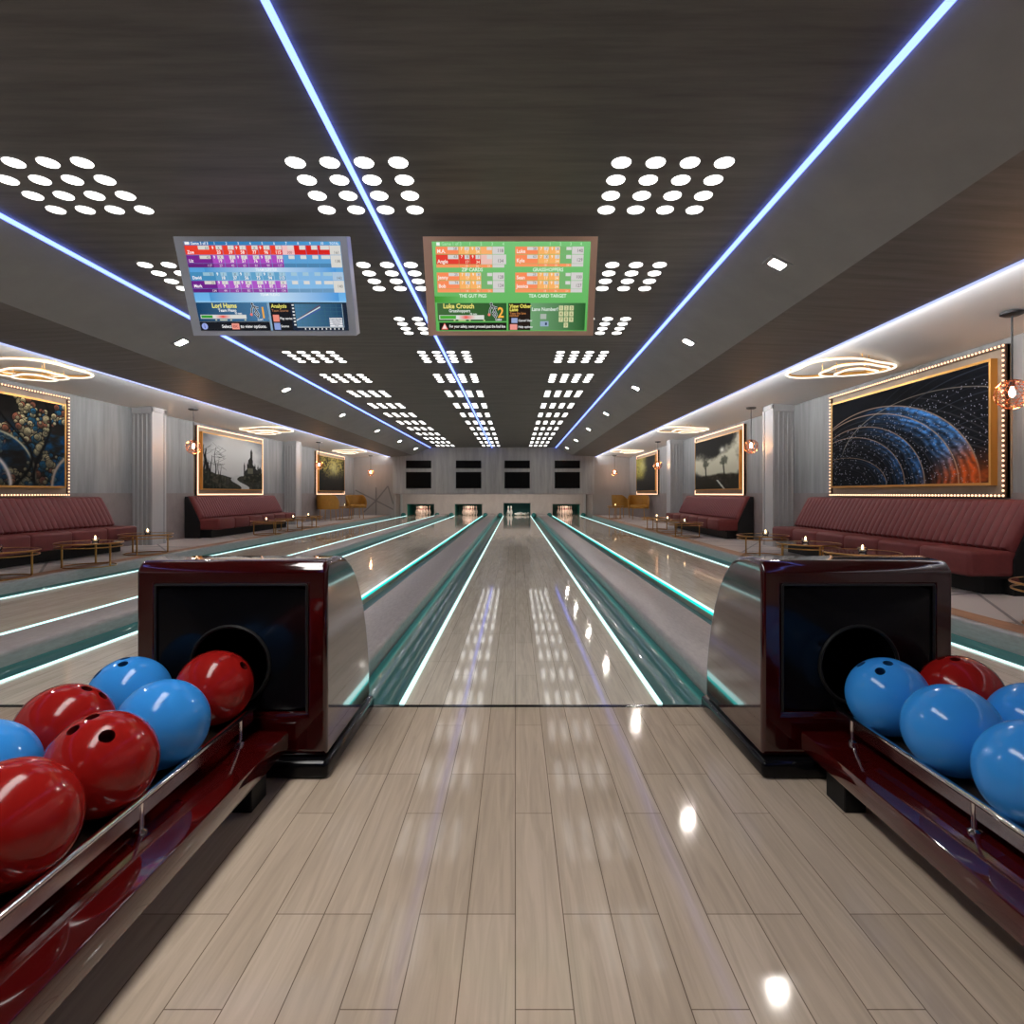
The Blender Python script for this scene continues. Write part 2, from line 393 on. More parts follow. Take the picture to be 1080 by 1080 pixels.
L = bpy.data.lights.new('added_wash_light', 'AREA'); L.shape = 'RECTANGLE'; L.size = 6.6; L.size_y = .06; L.energy = 42; L.color = (1, .9, .84)  # fixtureless light added under the masking unit to brighten the end wall
o = bpy.data.objects.new('added_wash_light', L); COL.objects.link(o); o.location = (-.87, UY + .25, .20 + H - .215); o.rotation_euler = Vector((0, 1, -.55)).to_track_quat('-Z', 'X').to_euler()
Zx = -Vector((0, 1, -.55)).normalized(); Xx = Vector((1, 0, 0)); o.rotation_euler = Matrix((Xx, Zx.cross(Xx), Zx)).transposed().to_euler()
# screens in the masking unit
for i, c in enumerate([(441.6 - VX), (494.2 - VX), (545.5 - VX), (598.3 - VX)]):
    X = c * UY / F; w = .455
    for (y0, y1, kind, nm) in ((485.7, 493.9, 'narrow', 'upper'), (497.8, 515.1, 'large', 'lower')):
        z1 = H + (VY - y0) * UY / F; z0 = H + (VY - y1) * UY / F
        t = thing('wall_display', (X, UY, z0), '%s black %s display panel above the %s' % (kind, nm, short[i]), 'display', 'displays on the masking unit')
        MB().box(-w, w, -.03, .01, 0, z1 - z0, bevel=.006).build('bezel', M['blackmat'], t)
        MB().box(-w + .02, w - .02, -.034, -.03, .02, z1 - z0 - .02).build('display_glass', M['screenblack'], t)

# ------------------------------------------------------------------ ball returns
def ball_return(cx, label):
    t = thing('ball_return', (cx, 1.85, 0), label, 'ball return', 'ball returns'); hw = .298
    # profile (y,z) local to y=1.85
    prof = [(.0, .055), (.0, .64), (.02, .668), (.13, .672), (.2, .663), (.27, .640), (.34, .595), (.40, .535), (.455, .455), (.50, .36), (.53, .27), (.55, .18), (.556, .055)]
    mb = MB()
    A = [mb.bm.verts.new((-hw, *p)) for p in prof]; B = [mb.bm.verts.new((hw, *p)) for p in prof]
    n_ = len(prof)
    for k in range(1, n_ - 1): mb.bm.faces.new((A[k], A[k + 1], B[k + 1], B[k]))
    mb.bm.faces.new((A[-1], A[0], B[0], B[-1]))
    mb.bm.faces.new(A); mb.bm.faces.new(B[::-1])
    # front ring with the rectangular opening
    hx, z0, z1 = .236, .20, .595
    q = [mb.bm.verts.new(p) for p in ((-hx, 0, z0), (hx, 0, z0), (hx, 0, z1), (-hx, 0, z1))]
    q2 = [mb.bm.verts.new(p) for p in ((-hx, .03, z0), (hx, .03, z0), (hx, .03, z1), (-hx, .03, z1))]
    oc = [A[0], B[0], B[1], A[1]]
    for k in range(4):
        j = (k + 1) % 4
        mb.bm.faces.new((oc[k], oc[j], q[j], q[k])); mb.bm.faces.new((q[k], q[j], q2[j], q2[k]))
    o = mb.build('housing', M['maroon'], t, smooth=32, bevel=(.028, 5))
    MB().box(-hw - .012, hw + .012, -.03, .585, 0, .055, bevel=.015, seg=3).build('base_plinth', M['black'], t, smooth=40)
    # black front panel with round ball opening
    mb = MB(); r = .118; oz = .345; n = 48; ring = []; ring2 = []; outer = []
    for k in range(n):
        an = 2 * PI * k / n; ca, sa = math.cos(an), math.sin(an)
        ring.append(mb.bm.verts.new((r * ca, -.004, oz + r * sa))); ring2.append(mb.bm.verts.new((r * .96 * ca, .26, oz + r * .96 * sa)))
        # ray to rectangle
        tx = (hx - .004) / abs(ca) if abs(ca) > 1e-6 else 9; tz = ((z1 - .004 - oz) if sa > 0 else (oz - z0 - .004)) / abs(sa) if abs(sa) > 1e-6 else 9
        tt = min(tx, tz); outer.append(mb.bm.verts.new((tt * ca, .004, oz + tt * sa)))
    for k in range(n):
        j = (k + 1) % n
        mb.bm.faces.new((outer[k], outer[j], ring[j], ring[k])); mb.bm.faces.new((ring[k], ring[j], ring2[j], ring2[k]))
    mb.bm.faces.new(ring2)
    fp = mb.build('front_panel', M['black'], t, smooth=35); fp['label'] = 'glossy black panel with a round ball opening'
    mb = MB(); pts = [(r * 1.03 * math.cos(2 * PI * k / 40), -.006, oz + r * 1.03 * math.sin(2 * PI * k / 40)) for k in range(40)]
    mb.tube(pts, .006, 6, closed=True).build('opening_rim', M['blackmat'], fp, smooth=60)
    mb = MB(); mb.tube([(-hx, -.002, z1), (hx, -.002, z1)], .004, 6).tube([(-hx, -.002, z1), (-hx, -.002, z0)], .004, 6).tube([(hx, -.002, z1), (hx, -.002, z0)], .004, 6)
    mb.build('panel_edging', M['darkmetal'], fp, smooth=60)
    return t
ball_return(-.887, 'dark red lacquered ball return housing left of the centre lane')
ball_return(1.07, 'dark red lacquered ball return housing right of the centre lane')
def ball_rack(cx, side, label):
    # side=+1: balls nearest the lane are on the -x side
    t = thing('ball_rack', (cx, 1.82, 0), label, 'ball rack', 'ball racks')
    Lr = 1.35
    MB().box(-.30, .30, -Lr, 0, .095, .152, bevel=.006).build('shelf', M['shelfred'], t, smooth=40)
    MB().box(-.155, .155, -Lr, -.01, .186, .192).build('glass_tray', M['glassdark'], t)
    for x in (-.192, .192):
        rl = MB().tube([(x, -Lr, .222), (x, .02 if False else -.005, .222)], .008, 10).build('rail', M['chrome'], t, smooth=60)
        mbp = MB()
        MB().box(x - .003, x + .003, -Lr, -.01, .186, .216).build('glass_edge', M['chrome'], t)
        for y in (-.09, -.55, -1.01):
            MB().lathe([(.014, .152), (.014, .158), (.007, .162), (.007, .218)], (x, y, 0), 12).build('rail_post', M['chrome'], rl, smooth=50)
    for x in (-.24, .24):
        for y in (-.14, -1.25):
            MB().box(x - .03, x + .03, y - .05, y + .05, 0, .095, bevel=.004).build('leg', M['blackmat'], t)
    return t
RX_L, RX_R = -.9955, 1.1765
ball_rack(RX_L, -1, 'low ball rack with chrome rails and red shelf at the left ball return')
ball_rack(RX_R, 1, 'low ball rack with chrome rails and red shelf at the right ball return')

# bowling balls: one mesh per colour with three drilled holes (axis +z between the holes)
def ball_mesh(name, m1, m2):
    bm = bmesh.new(); bmesh.ops.create_icosphere(bm, subdivisions=6, radius=.108)
    me = bpy.data.meshes.new(name); bm.to_mesh(me); bm.free(); me.materials.append(m1); me.materials.append(m2)
    o = bpy.data.objects.new(name, me); COL.objects.link(o)
    mb = MB()
    for (ang, el, r) in ((-.66, 18, .0125), (.66, 18, .0125), (PI, 24, .0145)):
        d = Vector((math.sin(math.radians(el)) * math.cos(ang), math.sin(math.radians(el)) * math.sin(ang), math.cos(math.radians(el))))
        R = d.to_track_quat('Z', 'Y').to_matrix().to_4x4()
        mb.lathe([(0, .07), (r, .07), (r, .1055), (r + .003, .12), (0, .12)], n=24, mi=1, mat=R)
    cut = mb.build('cut', [m1, m2])
    bo = o.modifiers.new('b', 'BOOLEAN'); bo.operation = 'DIFFERENCE'; bo.object = cut; bo.solver = 'EXACT'; bo.use_self = True
    bpy.context.view_layer.update()
    dg = bpy.context.evaluated_depsgraph_get()
    nm = bpy.data.meshes.new_from_object(o.evaluated_get(dg)); nm.name = name
    bpy.data.objects.remove(o); bpy.data.objects.remove(cut)
    for p in nm.polygons: p.use_smooth = True
    nm.set_sharp_from_angle(angle=math.radians(30))
    return nm
bmR = ball_mesh('red_bowling_ball', M['redball'], M['redhole']); bmB = ball_mesh('blue_bowling_ball', M['blueball'], M['bluehole'])
def ball(x, y, z, blue, label, hole=None, spin=0):
    o = bpy.data.objects.new('bowling_ball', bmB if blue else bmR); COL.objects.link(o); o.location = (x, y, z)
    if hole:
        d = Vector(((hole[0] - VX) / F, 1, -(hole[1] - VY) / F)).normalized(); c = Vector((x, y, z)); o0 = Vector((0, 0, H)); Lv = c - o0
        tc = Lv.dot(d); d2 = Lv.length_squared - tc * tc; r = .108
        tt = tc - math.sqrt(max(r * r * .02, r * r - d2)); nrm = (o0 + tt * d - c).normalized()
    else: nrm = Vector((.2, .5, -.8)).normalized()
    q = nrm.to_track_quat('Z', 'Y').to_euler(); o.rotation_mode = 'QUATERNION'
    from mathutils import Quaternion
    o.rotation_quaternion = nrm.to_track_quat('Z', 'Y') @ Quaternion((0, 0, 1), spin)
    tag(o, label, 'bowling ball', 'bowling balls on the racks')
BZ = .301
ball(-.895, 1.765, BZ, 0, 'red bowling ball at the opening of the left ball return', (252, 692), .5)
ball(-.886, 1.49, BZ, 1, 'blue bowling ball in the inner row of the left rack, between two red balls')
ball(-.886, 1.27, BZ, 0, 'red bowling ball with three finger holes showing, on the left rack', (96, 765), 2.6)
ball(-.886, 1.04, BZ, 0, 'red bowling ball on the left rack, cut by the bottom left edge of the view')
ball(-1.105, 1.70, BZ, 1, 'blue bowling ball at the back of the outer row of the left rack', (119, 700), 1.2)
ball(-1.105, 1.455, BZ, 0, 'red bowling ball in the outer row of the left rack, between two blue balls', (103, 724), 3.0)
ball(-1.105, 1.22, BZ, 1, 'blue bowling ball at the left picture edge, in the outer row of the left rack')
ball(1.062, 1.69, BZ, 1, 'blue bowling ball with two finger holes showing, at the right ball return opening', (922, 700), .2)
ball(1.068, 1.45, BZ, 1, 'blue bowling ball in the middle of the right rack, inner row')
ball(1.068, 1.215, BZ, 1, 'blue bowling ball lowest in view at the front of the right rack')
ball(1.285, 1.71, BZ, 0, 'only red bowling ball on the right rack', (1003, 676), 0)
ball(1.285, 1.46, BZ, 1, 'blue bowling ball at the right picture edge, outer row of the right rack')

# ------------------------------------------------------------------ ceiling lights
def strip(x, z, label, m, y0, y1, w=.020, h=.022, parent=None):
    o = MB().box(x - w / 2, x + w / 2, y0, y1, z - h, z).build('led_light_strip', m)
    return tag(o, label, 'light strip')
strip(BL_, CZ, 'long blue LED line along the left edge of the dark ceiling', M['e_blue'], YB, UY)
strip(-.837, CZ, 'long blue LED line running down the middle of the dark ceiling', M['e_blue'], YB, UY)
strip(BR_, CZ, 'long blue LED line along the right edge of the dark ceiling', M['e_blue'], YB, UY)
for s, x, nm in ((-1, SL, 'left'), (1, SR, 'right')):
    strip(x + s * .006, SZ + .006, 'lavender LED line on the lip of the %s white ceiling cove' % nm, M['e_cove'], YB, YE, .016, .02)
    for k in range(5):
        L = bpy.data.lights.new('cove_lamp', 'AREA'); L.shape = 'RECTANGLE'; L.size = 5.1; L.size_y = .03; L.energy = 33; L.color = (.95, .96, 1)
        o = bpy.data.objects.new('cove_lamp', L); COL.objects.link(o)
        o.location = (x + s * .04, YB + 2.55 + 5.1 * k, SZ + .045)
        o.rotation_euler = Vector((s, 0, .28)).to_track_quat('-Z', 'Y').to_euler()
        # long side along y
        zdir = -Vector((s, 0, .28)).normalized(); xdir = Vector((0, 1, 0)); ydir = zdir.cross(xdir)
        o.rotation_euler = Matrix((xdir, ydir, zdir)).transposed().to_euler()
def cluster_parts(t):
    for a in range(4):
        for b_ in range(4):
            x, y = (a - 1.5) * .172, (b_ - 1.5) * .165
            MB().lathe([(0, -.004), (.047, -.004), (.050, .002)], (x, y, 0), 20).build('lamp_lens', M['e_dot'], t)
for xc, nm in ((.79, 'right'), (-.845, 'middle'), (-2.43, 'left')):
    first = None
    for k in range(14):
        y = 4.55 + 1.33 * (k - 1)
        lab = 'sixteen-lamp ceiling cluster in the %s row, %s to the camera' % (nm, ordn(k))
        if k <= 6:
            if first is None:
                t = thing('ceiling_light_cluster', (xc, y, CZ), lab, 'ceiling light', 'round lamp clusters'); cluster_parts(t); first = t
            else:
                t = copy_tree(first); t.location = (xc, y, CZ); t['label'] = lab
        else:
            mb = MB()
            for a in range(4):
                for b_ in range(4):
                    mb.lathe([(0, -.004), (.047, -.004), (.050, .002)], ((a - 1.5) * .172, (b_ - 1.5) * .165, 0), 12)
            o = mb.build('ceiling_light_cluster', M['e_dot'], loc=(xc, y, CZ)); tag(o, lab, 'ceiling light', 'round lamp clusters')
def downlight(x, y, z, s, lab):
    t = thing('square_downlight', (x, y, z), lab, 'downlight', 'square downlights')
    ang = math.atan2(CZ - AZ, abs(AR - BR_)) * s
    t.rotation_euler = (0, ang, 0)
    mb = MB()
    for (a, b_, c, d) in ((-.075, -.045, -.075, .075), (.045, .075, -.075, .075), (-.045, .045, -.075, -.045), (-.045, .045, .045, .075)): mb.box(a, b_, c, d, -.006, .0)
    mb.build('trim_frame', M['soffit'], t)
    MB().box(-.045, .045, -.045, .045, -.004, 0).build('lens', M['e_down'], t)
for s, nm, ys in ((1, 'right', (3.92, 5.94, 8.53, 11.3, 14.0, 16.9, 19.8)), (-1, 'left', (3.2, 5.96, 8.68, 11.5, 14.4, 17.2, 20.0))):
    for i, y in enumerate(ys):
        x = 1.734 if s > 0 else -3.36
        z = CZ - (CZ - AZ) * ((x - BR_) / (AR - BR_) if s > 0 else (BL_ - x) / (BL_ - AL))
        downlight(x, y, z - .001, s, 'small square downlight in the %s sloping soffit, %s to the camera' % (nm, ordn(i)))
# long panel overhead, just above the top of the view, and two more behind the camera
for (x0, x1, y0, y1, lab) in ((-1.09, -.65, -.2, 1.95, 'long narrow ceiling light panel above the ball racks'),):
    t = thing('ceiling_light_panel', ((x0 + x1) / 2, (y0 + y1) / 2, CZ), lab, 'ceiling light')
    a, b_ = (x1 - x0) / 2, (y1 - y0) / 2
    MB().box(-a, a, -b_, b_, -.02, -.015).build('diffuser', M['e_panel'], t)
    MB().box(-a - .02, a + .02, -b_ - .02, b_ + .02, -.015, -.001).build('fitting', M['shade'], t)

# ring lights on the white ceiling
def ring_pts(sc, n=60):
    out = []
    for k in range(n):
        a = 2 * PI * k / n
        r = .5 + .075 * math.cos(3 * a)
        out.append((sc * r * 1.08 * math.cos(a), sc * r * math.sin(a)))
    return out
def ring_light(x, y, s, lab):
    t = thing('ring_ceiling_light', (x, y, 2.245), lab, 'ceiling light', 'looped ring lights', 0 if s > 0 else PI)
    for sc, dx, dy, z in ((.90, 0, 0, -.06), (.56, .10, -.10, -.095), (.34, .10, -.14, -.125)):
        mb = MB(); P = [(px + dx, py + dy, z) for px, py in ring_pts(sc)]
        mb.tube(P, .011, 8, closed=True).build('light_loop', M['e_ring'], t, smooth=60)
        mb = MB()
        P2 = [(px * .95 + dx, py * .95 + dy, z + .012) for px, py in ring_pts(sc)]
        mb.tube(P2, .012, 6, closed=True).build('loop_channel', M['gold'], t, smooth=60)
        mb = MB()
        for k in (5, 25, 45): mb.tube([P2[k], (P2[k][0], P2[k][1], .0)], .003, 5)
        mb.build('hanger', M['gold'], t)
for i, y in enumerate((6.2, 12.1, 18.2)):
    ring_light(3.38, y, 1, 'glowing looped ring light on the right white ceiling, %s to the camera' % ordn(i))
    ring_light(-5.05, y, -1, 'glowing looped ring light on the left white ceiling, %s to the camera' % ordn(i))

# pendants
def pendant(x, y, lab):
    t = thing('pendant_lamp', (x, y, 2.215), lab, 'pendant lamp', 'wire globe pendants')
    MB().lathe([(0, .005), (.075, .005), (.075, -.008), (.05, -.02), (.0, -.02)], n=24).build('canopy', M['darkmetal'], t, smooth=40)
    MB().tube([(0, 0, -.01), (0, 0, -.50)], .006, 8).build('rod', M['darkmetal'], t)
    c = -.60
    bm = bmesh.new(); bmesh.ops.create_icosphere(bm, subdivisions=2, radius=.112)
    mb = MB()
    for e in bm.edges: mb.tube([e.verts[0].co + Vector((0, 0, c)), e.verts[1].co + Vector((0, 0, c))], .0022, 4)
    bm.free()
    mb.build('wire_globe', M['copper'], t)
    sk = MB().lathe([(0, -.50), (.018, -.50), (.02, -.545), (0, -.545)], n=12).build('socket', M['darkmetal'], t)
    MB().lathe([(0, -.545), (.009, -.55), (.018, -.58), (.019, -.597), (.013, -.615), (0, -.62)], n=12).build('bulb', M['e_bulb'], sk, smooth=60)
for i, y in enumerate((4.39, 9.25, 15.3, 20.9)): pendant(3.68 if i < 3 else 3.5, y, 'copper wire globe pendant with glowing bulb, right side, %s to the camera' % ordn(i))
for i, y in enumerate((9.39, 15.4, 20.9)): pendant(-5.1, y, 'copper wire globe pendant with glowing bulb, left side, %s to the camera' % ordn(i))

# ------------------------------------------------------------------ paintings
rng = np.random.default_rng(7)
def vnoise(u, v, s, seed=0):
    r = np.random.default_rng(seed); G = r.random((64, 64)); x = u * s; y = v * s
    xi = np.floor(x).astype(int); yi = np.floor(y).astype(int); fx = x - xi; fy = y - yi; fx = fx * fx * (3 - 2 * fx); fy = fy * fy * (3 - 2 * fy)
    g = lambda a, b: G[a % 64, b % 64]
    return (g(xi, yi) * (1 - fx) + g(xi + 1, yi) * fx) * (1 - fy) + (g(xi, yi + 1) * (1 - fx) + g(xi + 1, yi + 1) * fx) * fy
def fbm(u, v, s, seed=0, o=5):
    t = 0; a = .5
    for k in range(o): t = t + a * vnoise(u, v, s * 2 ** k, seed + k); a *= .5
    return t
def mixc(a, b, t): t = np.clip(t, 0, 1)[..., None]; return a * (1 - t) + np.array(b) * t
def sm(x, a, b): t = np.clip((x - a) / (b - a), 0, 1); return t * t * (3 - 2 * t)
def p_wave(u, v):      # u 0..1 left-right, v 0..1 bottom-top
    c = np.zeros(u.shape + (3,)) + np.array([.055, .062, .08])
    n = fbm(u, v, 9, 1); n2 = fbm(u, v, 40, 5)
    c = c * (.6 + .8 * n)[..., None]
    E = [(.10, .34, .33), (.14, .42, .56), (.22, .46, .66), (.28, .58, .78), (.34, .62, .84)]
    for k, (cx, rx, ry) in enumerate(E[::-1]):
        d = np.sqrt(((u - cx) / rx) ** 2 + (v / ry) ** 2); inside = sm(1 - d, 0, .01)
        body = mixc(np.zeros(u.shape + (3,)) + np.array([.04, .05, .07]), (.22, .44, .68), sm(u, .1, .8) * sm(d, .76, 1) * (n2 * 2.0) * sm(v, -.3, .3))
        org = sm(u - .9 * v * .5, .56, .9) * sm(.55 - v, 0, .4) * sm(d, .4, 1)
        body = mixc(body, (.70, .30, .12), org * (.6 + n2))
        rip = .5 + .5 * np.sin(d * 95 + 9 * n + 5 * np.arctan2(v, u - cx + .001)); body = body * (.65 + .6 * rip)[..., None]
        c = c * (1 - inside[..., None]) + body * inside[..., None]
        c = mixc(c, (.72, .60, .50), np.exp(-((d - 1) / .006) ** 2) * .9)
        for q in (.93, .86, .79, .70, .62): c = mixc(c, (.42, .40, .40), np.exp(-((d - q) / .004) ** 2) * .4)
    d = np.sqrt(((u - .70) / .62) ** 2 + ((v - .25) / .62) ** 2); c = mixc(c, (.62, .58, .52), np.exp(-((d - 1) / .006) ** 2) * sm(v, .25, .5) * .8)
    for k in range(16):     # sweeping feather strokes, upper right
        r0 = .30 + .045 * k; d = np.sqrt(((u - 1.02) / (r0 * 1.1)) ** 2 + ((v + .12) / (r0 * 1.55)) ** 2)
        c = mixc(c, (.30, .34, .40), np.exp(-((d - 1) / .004) ** 2) * sm(u, .25, .7) * (.25 + .3 * (k % 3 == 0)) * sm(v, .15, .4))
    for k in range(5):
        yy = .62 - .1 * k - (u - .5) ** 2 * (1.6 - .2 * k) + .25; c = mixc(c, (.34, .33, .33), np.exp(-((v - yy) / .006) ** 2) * sm(u, .45, .8) * .5)
    st0 = rng.random(u.shape) > .993; st = st0 | np.roll(st0, 1, 0) | np.roll(st0, 1, 1) & (v > .02) ; c = mixc(c, (.75, .75, .82), st * .8 * (v < .62 + .3 * u))
    gl = sm(u, .8, 1) * sm(.35 - v, 0, .3); c = mixc(c, (.75, .33, .12), gl * (.3 + .7 * n2))
    return c
def p_tree(u, v):
    n = fbm(u, v, 7, 11); n2 = fbm(u, v, 30, 17)
    c = np.zeros(u.shape + (3,)) + np.array([.10, .085, .075]); c = c * (.5 + n)[..., None]
    c = mixc(c, (.03, .22, .36), sm(n, .45, .6) * sm(.8 - v, 0, .3))
    # scattered scallop discs
    r = np.random.default_rng(3)
    K = 1100
    px, py, pr, pc = r.random(K), r.random(K), .018 + .036 * r.random(K) ** 1.5, r.random(K)
    U1 = u[0]; V1 = v[:, 0]; asp = 2.1; dens = lambda a, b: .5 + .28 * math.sin(a * 23 + 3 * b) + .28 * math.sin(b * 11 - a * 9 + 1)
    for a, b, q, w in zip(px, py, pr, pc):
        if dens(a, b) < .40: continue
        W_ = (np.abs(U1 - a) * asp < q + .02); Hh = (np.abs(V1 - b) < q + .02); ix = np.ix_(Hh, W_)
        uu, vv, sub = u[ix], v[ix], c[ix]
        d = np.sqrt(((uu - a) * asp) ** 2 + (vv - b) ** 2)
        colr = (.78, .72, .54) if w < .62 else ((.62, .36, .26) if w < .78 else (.10, .36, .50))
        m_ = sm(q - d, 0, .006); sh = .35 + .65 * sm((vv - b) / q, -1, .8) * (.7 + .3 * np.cos(d * 260))
        sub = mixc(sub, (.05, .045, .04), sm(q + .007 - d, 0, .005) * .8); c[ix] = mixc(sub, np.array(colr) * (.6 + .6 * b), m_ * sh * (.45 + n2[ix]))
    for (cx, cy, rr, col, w) in ((.58, .10, .50, (.62, .60, .50), .012), (.50, 0, .38, (.72, .68, .66), .022), (1.12, 0, .42, (.58, .52, .46), .02), (1.12, -.05, .24, (.6, .36, .3), .014), (.1, .3, .3, (.6, .5, .4), .01)):
        d = np.sqrt(((u - cx) * asp) ** 2 + (v - cy) ** 2)
        ins = sm(rr - d, 0, .01) * .65; c = mixc(c, (.035, .20, .33), ins * sm(n, .3, .55))
        c = mixc(c, col, np.exp(-((d - rr) / w) ** 2))
    for (x0, sl, off) in ((.70, .10, 0), (.86, -.05, 1)):
        dx = u - (x0 + sl * np.sin(v * 5 + off)); c = mixc(c, (.03, .03, .03), np.exp(-(dx / (.012 * (1.3 - v))) ** 2))
    return c
def p_castle(u, v):
    n = fbm(u, v, 5, 21); n2 = fbm(u, v, 24, 27)
    r = np.sqrt((u - .52) ** 2 + (v - .62) ** 2)
    c = mixc(np.zeros(u.shape + (3,)) + np.array([.78, .77, .75]), (.33, .33, .34), sm(r + .25 * (n - .5), .30, .80))
    dark = (.085, .08, .07)
    for (x, h, w) in ((.05, .72, .03), (.12, .62, .016), (.18, .78, .014), (.23, .55, .012), (.09, .5, .02), (.27, .42, .012), (.02, .8, .02)):
        dx = np.abs(u - x - .012 * np.sin(v * 14 + x * 50)); c = mixc(c, dark, sm(w * (1.15 - v / h * .8) - dx, 0, .006) * (v < h))
    for k in range(26):
        rr = np.random.default_rng(100 + k); x = .02 + .28 * rr.random(); y = .4 + .4 * rr.random(); a = rr.random() * 2 - 1
        dd = np.abs((v - y) - a * (u - x) * 1.3); c = mixc(c, dark, sm(.005 - dd, 0, .004) * (np.abs(u - x) < .06) * .7)
    tw = [(.79, .55, .86, .022), (.775, .45, .68, .045), (.72, .30, .58, .012), (.66, .25, .56, .012), (.80, .3, .55, .06), (.86, .3, .56, .014), (.92, .25, .54, .012), (.70, .22, .42, .05), (.96, .2, .5, .03), (.88, .2, .44, .08)]
    for (x, b0, h, w) in tw:
        body = (np.abs(u - x) < w) & (v < h - .06) & (v > .15); cone = (np.abs(u - x) < w * 1.15 * (h - v) / .1) & (v >= h - .1) & (v < h + .03)
        c = mixc(c, (.16, .155, .14), (body | cone) * (.75 + .5 * n2))
    c = mixc(c, (.42, .41, .33), ((np.abs(u - .77) < .05) & (v > .33) & (v < .44)) * .8)
    g = v < .22 + .14 * np.abs(u - .5) * 2 + .12 * (n - .5)
    c = mixc(c, (.12, .12, .085), g * (.65 + .5 * n2)); c = mixc(c, (.27, .26, .21), g * sm(n2, .48, .75))
    rv = np.abs(u - (.58 + .10 * np.sin(v * 18 + 1.2))) < (.04 + .12 * (.3 - v)); c = mixc(c, (.72, .72, .70), rv * (v < .27) * (.5 + n))
    return c
def p_storm(u, v):
    n = fbm(u, v, 4, 31); n2 = fbm(u, v, 18, 37)
    c = np.zeros(u.shape + (3,)) + np.array([.15, .145, .135])
    cl = sm(n * 1.1 + .45 * np.exp(-((v - .42) / .20) ** 2) + .25 * sm(u, .6, 1) * sm(v, .4, .9) - .18 * sm(v, .6, 1), .5, .95); c = mixc(c, (.74, .72, .63), cl)
    c = mixc(c, (.85, .84, .78), np.exp(-(((u - .66) / .05) ** 2 + ((v - .74) / .05) ** 2)))
    for (x, h, w) in ((.28, .52, .02), (.70, .55, .018)):
        dx = np.abs(u - x - .01 * np.sin(v * 9) - .02 * (n2 - .5)); c = mixc(c, (.12, .12, .10), sm(w * (.8 + .5 * np.exp(-((v - .2) / .06) ** 2)) - dx, -.006, .008) * sm(h - v, -.05, .1) * .8)
        cr = np.exp(-(((u - x) / .10) ** 2 + ((v - h) / .13) ** 2)) * n2 * 2; c = mixc(c, (.20, .21, .17), sm(cr, .35, .8) * .7)
    g = sm(.24 + .1 * n - v, 0, .05); c = mixc(c, (.15, .13, .09), g * (.7 + .5 * n2))
    rv = np.abs(u - (.66 - .9 * (v - .05))) < .018; c = mixc(c, (.8, .8, .74), rv * (v < .17))
    return c
def p_gold(u, v):
    n = fbm(u, v, 6, 41); n2 = fbm(u, v, 26, 47)
    c = mixc(np.zeros(u.shape + (3,)) + np.array([.16, .15, .13]), (.62, .55, .28), sm(v + .4 * (n - .5), .25, .75) * sm(n2, .3, .6))
    c = mixc(c, (.80, .74, .48), np.exp(-(((u - .55) / .18) ** 2 + ((v - .7) / .22) ** 2)) * .8)
    c = mixc(c, (.08, .08, .07), sm(np.abs(u - .5), .3, .55) * .7)
    return c
def p_glade(u, v):
    n = fbm(u, v, 6, 51); n2 = fbm(u, v, 26, 57)
    c = mixc(np.zeros(u.shape + (3,)) + np.array([.17, .165, .15]), (.60, .56, .26), sm(.75 - u + .4 * (n - .5), .1, .5) * sm(v, .25, .5) * (.4 + n2))
    c = mixc(c, (.78, .74, .5), np.exp(-(((u - .35) / .16) ** 2 + ((v - .75) / .2) ** 2)) * .7)
    return c
